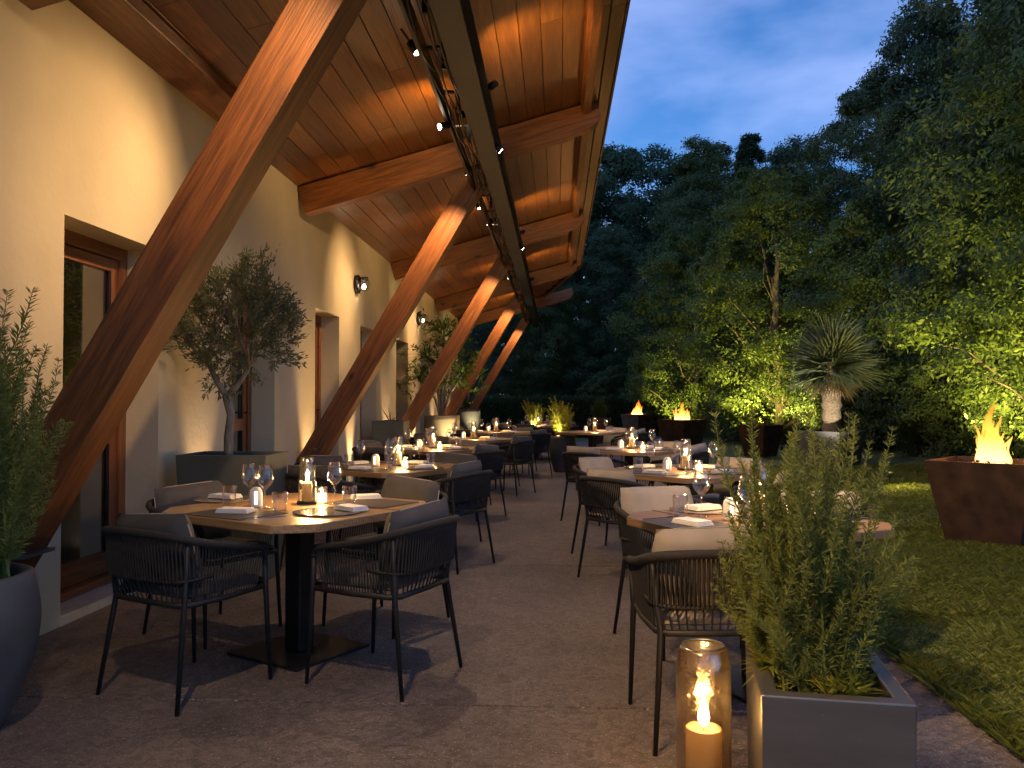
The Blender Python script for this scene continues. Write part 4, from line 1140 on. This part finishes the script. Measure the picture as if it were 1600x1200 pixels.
# ------------------------------------------------------------------ foreground planter with rosemary, big lantern
fl_, fr_, bl_ = at(1168, 1089, .45), at(1413, 1105, .45), at(1157, 990, .45)
cx = (fr_ + bl_) / 2
rzp = math.atan2((fr_ - fl_).y, (fr_ - fl_).x)
wd_, dp_ = (fr_ - fl_).length, .56
sp_t = square_pot((cx.x + .02, cx.y - .04, 0), wd_, wd_ * .97, dp_, dp_ * .97, .45, 'square satin steel planter with folded rim in the right foreground', 'planter_metal', rzp, rim=.052)
needle_shrub('rosemary_bush', (cx.x - .03, cx.y - .02, .37), wd_ * .33, dp_ * .36, 80, ros, .80, 1.45, .24, 'tall feathery rosemary bush in the steel foreground planter', seed=12)
ser = strap_mesh('leaf_tuft', 16, .10, .014, 'bright_leaf', 21, 1.0, .5)
und = empty('low_leafy_plant', (cx.x + .02, cx.y - .02, .37), rzp, 'small broad-leaved sprigs at the foot of the foreground rosemary', 'potted plant')
for k in range(26):
    a = rnd.uniform(0, 6.28)
    ex = rnd.uniform(.75, 1.0)
    link('leaf_tuft', ser, und, loc=(math.cos(a) * (wd_ / 2 - .05) * ex, math.sin(a) * (dp_ / 2 - .05) * ex, rnd.uniform(.03, .10)), rot=(rnd.uniform(-.4, .4), rnd.uniform(-.4, .4), rnd.uniform(0, 6)), scale=(rnd.uniform(.8, 1.5),) * 3)

def candle_parts(t, r, h, z0=0, flame=1.0):
    link('candle', MB().lathe([(0, z0), (r, z0), (r, z0 + h - .004), (r - .004, z0 + h), (r * .6, z0 + h - .008), (0, z0 + h - .012)], 24).mesh('candle', 'wax', True), t)
    link('wick', MB().tube([(0, 0, z0 + h - .012), (.001, 0, z0 + h + .004)], .0012, 5).mesh('wick', 'black_steel'), t)
    fp = [(0, 0), (.0045, .004), (.0072, .011), (.0058, .021), (.0026, .032), (0, .042)]
    link('flame', MB().lathe([(a * flame, b_ * flame) for a, b_ in fp], 12, (0, 0, z0 + h)).mesh('flame', 'candle_flame', True), t)
lt = empty('floor_lantern', at(1100, 1261), 0, 'tall smoked glass hurricane lantern with lit pillar candle on the paving', 'lantern')
gp = [(.072, .004), (.086, .02), (.088, .1), (.0885, .35), (.087, .46), (.078, .51), (.068, .525)]
link('glass_cylinder', MB().lathe(gp + [(.066, .523), (.075, .505), (.084, .455), (.0855, .35), (.085, .1), (.083, .022)], 48).mesh('glass_cylinder', 'smoke_glass', True), lt)
link('rim', MB().tube([(math.cos(k / 36 * 2 * PI) * .067, math.sin(k / 36 * 2 * PI) * .067, .525) for k in range(36)], .0022, 6, True).mesh('rim', 'planter_metal', True), lt)
link('base', MB().lathe([(0, 0), (.085, 0), (.085, .006), (0, .008)], 32).mesh('base', 'black_steel', True), lt)
candle_parts(lt, .058, .25, .008, 2.7)
light('POINT', 'candlelight', lt, (0, 0, .31), 9, (1, .60, .26), rad=.02)

# ------------------------------------------------------------------ furniture
def curve_pts(keys, n=8):
    """Catmull-Rom through keys"""
    K_ = [Vector(k) for k in keys]; out = []
    for i in range(len(K_) - 1):
        p0, p1, p2, p3 = K_[max(0, i - 1)], K_[i], K_[i + 1], K_[min(len(K_) - 1, i + 2)]
        for s_ in range(n):
            t = s_ / n
            out.append(.5 * ((2 * p1) + (-p0 + p2) * t + (2 * p0 - 5 * p1 + 4 * p2 - p3) * t * t + (-p0 + 3 * p1 - 3 * p2 + p3) * t ** 3))
    out.append(K_[-1]); return out
def pillow(name, w_, h_, t_, mat, n=14):
    mb = MB(); vs = []
    for sgn in (1, -1):
        for j in range(n + 1):
            for i in range(n + 1):
                u, v = -1 + 2 * i / n, -1 + 2 * j / n
                th = t_ / 2 * ((1 - u ** 4) * (1 - v ** 4)) ** .42
                pin = 1 - .05 * (u * u * v * v)
                sag = -.03 * h_ * (1 - u * u) * (v > 0) * v
                vs.append((u * w_ / 2 * pin, sgn * th, v * h_ / 2 * pin + sag))
    q = (n + 1) ** 2; fs = []
    for j in range(n):
        for i in range(n):
            a = j * (n + 1) + i; fs.append((a, a + 1, a + n + 2, a + n + 1)); fs.append((q + a, q + a + n + 1, q + a + n + 2, q + a + 1))
    return mb.add(vs, fs).mesh(name, mat, True)
def build_chair(cush):
    t = empty('rope_armchair', (0, 0, 0), 0, 'x', 'chair', 'rope armchairs around the terrace tables')
    rk = [(.262, .205, .60), (.272, .19, .635), (.28, .10, .652), (.287, -.08, .685), (.283, -.20, .715), (.235, -.275, .738), (.12, -.305, .748), (0, -.312, .75)]
    rk = rk + [(-x, y, z) for x, y, z in rk[-2::-1]]
    rim = curve_pts(rk, 5)
    link('rim', MB().tube(rim, .018, 8).mesh('rim', 'rope', True), t)
    sf = [(.245, .225, .445), (.25, .0, .44), (.238, -.2, .44), (.20, -.238, .44), (0, -.245, .44), (-.20, -.238, .44), (-.238, -.2, .44), (-.25, 0, .44), (-.245, .225, .445), (-.2, .25, .445), (0, .252, .445), (.2, .25, .445)]
    link('seat_frame', MB().tube(sf, .0135, 8, True).mesh('seat_frame', 'chair_tube', True), t)
    # mid rail around the back
    mid = curve_pts([(.262, -.10, .555), (.258, -.19, .55), (.215, -.255, .545), (.1, -.275, .543), (0, -.278, .543), (-.1, -.275, .543), (-.215, -.255, .545), (-.258, -.19, .55), (-.262, -.10, .555)], 5)
    link('back_rail', MB().tube(mid, .009, 6).mesh('back_rail', 'chair_tube', True), t)
    for sx in (1, -1):
        link('leg', MB().tube([(sx * .262, .205, .60), (sx * .25, .222, .44), (sx * .262, .245, 0)], [.0125, .013, .0095], 8).mesh('leg', 'chair_tube', True), t)
        link('leg', MB().tube([(sx * .262, -.235, .725), (sx * .226, -.222, .44), (sx * .262, -.285, 0)], [.0125, .013, .0095], 8).mesh('leg', 'chair_tube', True), t)
    # cords
    def sample(path, f):
        x = f * (len(path) - 1); i = min(int(x), len(path) - 2); return path[i].lerp(path[i + 1], x - i)
    c_ = MB(); N1 = 84
    seat = [Vector(p) for p in [(.247, .2, .445), (.25, .0, .44), (.238, -.2, .44), (.20, -.238, .44), (0, -.245, .44), (-.20, -.238, .44), (-.238, -.2, .44), (-.25, 0, .44), (-.247, .2, .445)]]
    # resample seat path by arclength parameter matched to the rim
    def arclen(path):
        d = [0]
        for a, b_ in zip(path, path[1:]): d.append(d[-1] + (b_ - a).length)
        return d
    def bylen(path, f):
        d = arclen(path); L_ = d[-1] * f
        for i in range(len(path) - 1):
            if d[i + 1] >= L_ - 1e-9: return path[i].lerp(path[i + 1], (L_ - d[i]) / max(1e-9, d[i + 1] - d[i]))
        return path[-1]
    rim2 = [Vector(p) for p in rim]; mid2 = [Vector(p) for p in mid]
    for k in range(N1):
        f = .03 + .94 * k / (N1 - 1)
        a = bylen(rim2, f); s_ = bylen(seat, f)
        back = .30 < f < .70
        if back:
            g_ = (f - .30) / .40; m_ = bylen(mid2, .12 + .76 * g_)
            out = Vector((m_.x, m_.y, 0)).normalized() * .012
            c_.tube([a, m_ + out], .0042, 4)
            a2 = bylen(rim2, f + .004); c_.tube([a2, m_ - out + Vector((.004, 0, 0))], .0042, 4)
            if k % 2 == 0: c_.tube([m_, s_], .0038, 4)
        else:
            c_.tube([a, s_], .0040, 4)
    co = link('cords', c_.mesh('cords', 'rope'), t); co['kind'] = 'stuff'
    sc_ = MB(); n = 12; vs = []
    for sgn in (1, -1):
        for j in range(n + 1):
            for i in range(n + 1):
                u, v = -1 + 2 * i / n, -1 + 2 * j / n
                th = .034 * ((1 - u ** 8) * (1 - v ** 8)) ** .5 * (1 if sgn > 0 else .6)
                vs.append((u * .232, v * .232 + .01, .472 + sgn * th))
    q = (n + 1) ** 2; fs = []
    for j in range(n):
        for i in range(n):
            a = j * (n + 1) + i; fs.append((a, a + 1, a + n + 2, a + n + 1)); fs.append((q + a, q + a + n + 1, q + a + n + 2, q + a + 1))
    link('seat_cushion', sc_.add(vs, fs).mesh('seat_cushion', cush, True), t)
    pl = link('back_cushion', pillow('back_cushion', .46, .36, .13, cush), t, loc=(0, -.185, .665), rot=(R(14), 0, 0))
    pp_ = []
    for k in range(44):
        a = k / 44 * 2 * PI; cs, sn = math.cos(a), math.sin(a); m_ = (abs(cs) ** 7 + abs(sn) ** 7) ** (-1 / 7)
        u, v = cs * m_, sn * m_; pin = 1 - .05 * (u * u * v * v)
        pp_.append((u * .23 * pin, 0, v * .18 * pin + (-.0108 * (1 - u * u) * v if v > 0 else 0)))
    link('piping', MB().tube(pp_, .0036, 5, True).mesh('piping', 'piping' if cush == 'cushion_light' else 'cushion_light', True), pl)
    return t
chair_d = build_chair('cushion_dark'); chair_l = build_chair('cushion_light')

TZ = .76
def build_table(seed):
    t = empty('dining_table', (0, 0, 0), 0, 'x', 'table', 'chamfered square terrace tables')
    h_, c_ = .55, .15
    poly = [(-h_ + c_, -h_), (h_ - c_, -h_), (h_, -h_ + c_), (h_, h_ - c_), (h_ - c_, h_), (-h_ + c_, h_), (-h_, h_ - c_), (-h_, -h_ + c_)]
    def rnd_poly(poly, r=.014):
        out = []; n = len(poly)
        for i in range(n):
            p0, p1, p2 = Vector(poly[i - 1]), Vector(poly[i]), Vector(poly[(i + 1) % n])
            a = p1 + (p0 - p1).normalized() * r; b_ = p1 + (p2 - p1).normalized() * r
            for q in (0, .5, 1): out.append(tuple(a * (1 - q) ** 2 + p1 * 2 * q * (1 - q) + b_ * q * q))
        return out
    o = link('tabletop', MB().prism(rnd_poly(poly), TZ - .04, TZ).mesh('tabletop', 'table_wood'), t); bevel(o, .004, 2)
    o = link('pedestal', MB().box((-.055, -.055, .012), (.055, .055, TZ - .05)).mesh('pedestal', 'black_steel'), t); bevel(o, .008)
    link('support_plate', MB().box((-.2, -.2, TZ - .052), (.2, .2, TZ - .0405)).mesh('support_plate', 'black_steel'), t)
    o = link('base_plate', MB().box((-.26, -.26, 0), (.26, .26, .014)).mesh('base_plate', 'black_steel'), t); bevel(o, .004)
    return t
table = build_table(1)
# tableware
def tw(name, mb, mat, cat, group, smooth=True):
    o = link(name, mb.mesh(name, mat, smooth)); return tag(o, 'x', cat, group)
wine = tw('wine_glass', MB().lathe([(0, .002), (.034, .001), (.035, .003), (.010, .008), (.0042, .016), (.0035, .06), (.0038, .095), (.010, .104), (.030, .125), (.0435, .148), (.043, .158), (.036, .195), (.031, .225), (.0302, .226), (.035, .195), (.0415, .158), (.029, .128), (.008, .108), (0, .106)], 28), 'clear_glass', 'wine glass', 'wine glasses on the tables')
tumb = tw('tumbler', MB().lathe([(0, .001), (.030, .001), (.034, .006), (.0385, .105), (.0372, .105), (.033, .016), (.028, .012), (0, .012)], 28), 'clear_glass', 'tumbler', 'water tumblers on the tables')
nap_mb = MB()
for k in range(4):
    nap_mb.box((-.085 + k * .002, -.05 + k * .0015, .0055 * k + .0005), (.085 - k * .003, .05 - k * .002, .0055 * (k + 1)))
nap = tw('folded_napkin', nap_mb, 'napkin', 'napkin', 'folded napkins on the tables', False); bevel(nap, .002)
mat_mb = MB().lathe([(0, .0), (.165, 0), (.172, .006), (.168, .008), (.12, .0045), (0, .004)], 40)
plate_o = tw('charger_plate', mat_mb, 'plate_glaze', 'plate', 'round charger plates on the tables')
pm_o = tw('placemat', MB().box((-.21, -.15, 0), (.21, .15, .003)), 'mat', 'placemat', 'dark placemats on the tables', False)
kn = tw('table_knife', MB().prism([(-.004, -.11), (.004, -.11), (.006, -.02), (.004, 0), (.009, .02), (.009, .08), (.002, .11), (-.005, .11), (-.005, 0)], 0, .003), 'cutlery', 'knife', 'table knives', False)
fk_mb = MB().prism([(-.004, -.1), (.004, -.1), (.0035, .03), (-.0035, .03)], .001, .004).prism([(-.0035, .03), (.0035, .03), (.012, .055), (-.012, .055)], .002, .004)
for k in range(4): fk_mb.box((-.012 + k * .0067, .0555, .002), (-.008 + k * .0067, .1, .0045))
fk = tw('table_fork', fk_mb, 'cutlery', 'fork', 'table forks', False)
lan = empty('table_lantern', (0, 0, 0), 0, 'x', 'lantern', 'glass hurricane lanterns on the tables')
link('base', MB().box((-.05, -.05, 0), (.05, .05, .014)).mesh('base', 'black_steel'), lan)
link('glass_cylinder', MB().lathe([(.046, .014), (.048, .02), (.0475, .12), (.043, .2), (.036, .25), (.0345, .25), (.0415, .198), (.046, .12), (.0465, .022)], 32).mesh('glass_cylinder', 'lantern_glass', True), lan)
candle_parts(lan, .027, .10, .015, 1.15)
cup = empty('candle_lamp', (0, 0, 0), 0, 'x', 'candle lamp', 'small lit candle lamps on the tables')
link('cup', MB().lathe([(0, .002), (.032, .002), (.034, .01), (.034, .07), (.029, .092), (.018, .104), (0, .108)], 24).mesh('cup', 'napkin', True), cup)
link('glow_strip', MB().box((-.007, -.0355, .02), (.007, -.033, .085)).mesh('glow_strip', 'glow_cup'), cup)
vot = empty('votive_candle', (0, 0, 0), 0, 'x', 'candle', 'votive candles in small glasses')
link('glass', MB().lathe([(.024, .001), (.029, .003), (.030, .085), (.0288, .085), (.0278, .006)], 24).mesh('glass', 'clear_glass', True), vot)
link('candle', MB().lathe([(0, .004), (.027, .004), (.027, .048), (0, .046)], 20).mesh('candle', 'glow_cup', True), vot)
link('flame', MB().lathe([(0, 0), (.004, .004), (.006, .01), (.004, .02), (0, .032)], 10, (0, 0, .048)).mesh('flame', 'candle_flame', True), vot)

PROTO = {'wine': (wine, 'wine_glass'), 'tumb': (tumb, 'tumbler'), 'nap': (nap, ''), 'plate': (plate_o, ''), 'mat': (pm_o, ''), 'knife': (kn, ''), 'fork': (fk, ''), 'lan': (lan, ''), 'cup': (cup, ''), 'vot': (vot, '')}
def put(kind, x, y, rz, label, z=TZ + .001):
    p = PROTO[kind][0]
    o = place(p, USED, (x, y, z), rz, label)
    if kind == 'lan': light('POINT', 'candlelight', o, (0, 0, .15), 4.0, (1, .60, .24), rad=.012)
    if kind == 'vot': light('POINT', 'candlelight', o, (0, 0, .1), .8, (1, .60, .24), rad=.01)
    return o
# rows: (centre, rotation, who, detail level, chair look)
T = [
    ((-1.36, 4.36), R(-30), 'the nearest table on the wall side', 3),
    ((-1.42, 7.05), R(-30), 'the second table along the wall', 2),
    ((-1.50, 9.75), R(-28), 'the third table along the wall', 2),
    ((-1.25, 12.2), R(-30), 'the fourth table along the wall', 1),
    ((-1.10, 14.9), R(-30), 'the fifth table along the wall', 1),
    ((-.45, 18.9), R(-20), 'the far middle table before the golden shrub', 1),
    ((.93, 3.98), R(-60), 'the nearest table on the lawn side', 3),
    ((1.00, 6.75), R(-42), 'the second table on the lawn side', 2),
    ((.86, 9.75), R(-36), 'the third table on the lawn side', 2),
    ((.64, 15.1), R(-30), 'the farthest table on the lawn side', 1),
]
SEAT = [(-1, 'near'), (0, 'aisle'), (1, 'far'), (2, 'wall')]
tag_names = {'near': 'on the near side of', 'east': 'on the right side of', 'far': 'on the far side of', 'west': 'on the left side of'}
for ti, ((tx, ty), tr_, who, lod) in enumerate(T):
    place(table, USED, (tx, ty, 0), tr_, 'chamfered square wooden table on black pedestal, ' + who.replace('the ', '', 1) if lod else who)
    left = ti < 6
    if ti == 6:
        for o_ in S.objects:
            if o_.type == 'EMPTY' and o_.name.startswith('dining_table') and abs(o_.location.x - tx) < .01 and abs(o_.location.y - ty) < .01: o_.scale = (.88, .88, 1)
    jit = .05 if ti else 0
    for si, key in enumerate(('near', 'east', 'far', 'west')):
        # local seat directions -Y, +X, +Y, -X
        dl = [Vector((0, -1)), Vector((1, 0)), Vector((0, 1)), Vector((-1, 0))][si]
        ca, sa = math.cos(tr_), math.sin(tr_)
        d = Vector((dl.x * ca - dl.y * sa, dl.x * sa + dl.y * ca))
        rgt = Vector((d.y, -d.x)) * -1     # sitter's right
        rgt = Vector((-d.y, d.x))
        dist = .67 + rnd.uniform(-.02, .05)
        cx_, cy_ = tx + d.x * dist + rnd.uniform(-jit, jit), ty + d.y * dist + rnd.uniform(-jit, jit)
        face = math.atan2(-d.y, -d.x) - PI / 2 + rnd.uniform(-.04 - jit * 3, .04 + jit * 3)
        if ti == 0 and si == 0: cx_, cy_, face = -1.70, 3.80, R(64) - PI / 2
        if ti == 0 and si == 1: cx_, cy_, face = -.84, 4.00, R(157) - PI / 2
        if ti == 6 and si == 0: cx_, cy_, face = .60, 3.45, R(95) - PI / 2
        if ti == 6 and si == 1: continue
        if ti == 6 and si == 2: cx_, cy_, face = 1.34, 4.56, R(232) - PI / 2
        if ti == 6 and si == 3: cx_, cy_, face = .68, 4.62, R(-66) - PI / 2
        light_c = (not left)
        pr = chair_l if light_c else chair_d
        if (ti in (8, 9) and si == 3) or (ti == 9 and si == 0): continue
        ch_ = place(pr, USED, (cx_, cy_, 0), face, '%s-cushioned rope armchair %s %s' % ('beige' if light_c else 'grey', tag_names[key], who))
        for c_ in ch_.children:
            if c_.name.startswith('back_cushion'):
                c_.rotation_euler = (R(14) + rnd.uniform(-.04, .10), rnd.uniform(-.07, .07), rnd.uniform(-.10, .10)); c_.location = (rnd.uniform(-.03, .03), -.185 + rnd.uniform(-.005, .02), .665 + rnd.uniform(-.02, .015))
        if ti == 0: continue
        where = tag_names[key] + ' ' + who
        rz = math.atan2(d.y, d.x) + PI / 2
        q = Vector((tx, ty)) + d * .37
        if lod >= 2:
            if si % 2: put('plate', q.x, q.y, rz, 'round brown charger plate ' + where)
            else: put('mat', q.x, q.y, rz, 'dark rectangular placemat ' + where)
            put('nap', q.x, q.y, rz + rnd.uniform(-.3, .3), 'folded white napkin ' + where, TZ + .0075 if si % 2 else TZ + .0045)
            k_ = q + rgt * .235; put('knife', k_.x, k_.y, rz, 'steel knife ' + where)
            k_ = q - rgt * .235; put('fork', k_.x, k_.y, rz, 'steel fork ' + where)
        else:
            put('nap', q.x, q.y, rz + rnd.uniform(-.4, .4), 'folded white napkin ' + where)
        g_ = Vector((tx, ty)) + d * .19 + rgt * .16; put('wine', g_.x, g_.y, 0, 'stemmed wine glass ' + where)
        if lod >= 2 or si % 2:
            g_ = Vector((tx, ty)) + d * .25 + rgt * .24; put('tumb', g_.x, g_.y, 0, 'clear water tumbler ' + where)
    if ti == 0: continue
    o1 = rnd.uniform(-.03, .03)
    put('lan', tx + .04 + o1, ty + .04, rnd.uniform(0, .7), 'lit glass hurricane lantern in the middle of ' + who)
    put('cup', tx - .12, ty - .03, 0, 'small white lit candle lamp on ' + who)
    if lod >= 2: put('vot', tx + .13, ty - .05 + o1, 0, 'votive candle in a clear glass on ' + who)
# nearest left table laid as the photograph shows it
who = 'the nearest table on the wall side'
def pt(px_, py_): p = at(px_, py_, TZ); return p.x, p.y
for (kd, px_, py_, rz, lb) in [
    ('wine', 389, 792, 0, 'wine glass, left one of the touching pair on'), ('wine', 414, 795, 0, 'wine glass, right one of the touching pair on'), ('wine', 523, 788, 0, 'single wine glass right of the lantern on'),
    ('tumb', 358, 790, 0, 'water tumbler left of the wine glasses on'), ('tumb', 437, 802, 0, 'low tumbler nearest the camera on'), ('tumb', 546, 790, 0, 'water tumbler right of the wine glass on'),
    ('cup', 400, 793, R(20), 'white lit candle lamp between the wine glasses on'), ('vot', 503, 785, 0, 'votive candle right of the lantern on'), ('lan', 480, 787, R(12), 'lit glass hurricane lantern in the middle of'),
    ('plate', 512, 801, 0, 'round brown charger plate on the near right of'), ('mat', 368, 803, R(-28), 'dark placemat on the near left of'), ('mat', 580, 786, R(-28), 'dark placemat on the far right of'), ('plate', 352, 781, 0, 'round brown charger plate on the far left of'),
    ('nap', 368, 802, R(-5), 'folded white napkin on the near left of'), ('nap', 549, 799, R(-40), 'thick folded white napkin on the near right of'), ('nap', 352, 780, R(-20), 'folded white napkin on the far left of'), ('nap', 572, 780, R(20), 'folded white napkin on the far right of'),
    ('knife', 412, 810, R(-52), 'steel knife at the front edge of'), ('fork', 402, 808, R(-52), 'steel fork beside the front knife on'), ('knife', 596, 796, R(70), 'steel knife at the right corner of')]:
    x, y = pt(px_, py_)
    z = TZ + .001
    if kd == 'nap': z += .007 if ('right' in lb and 'near' in lb) or ('far left' in lb) else .004
    put(kd, x, y, rz, lb + ' ' + who, z)
for pr, o in ((k, v[0]) for k, v in PROTO.items()):
    pass
# faint last glow of daylight from the west, behind the building
sd = bpy.data.lights.new('sun', 'SUN'); sd.energy = .02; sd.angle = R(20); sd.color = (.7, .8, 1)
so = bpy.data.objects.new('sun', sd); COL.objects.link(so); so.rotation_euler = (R(60), 0, R(-150))
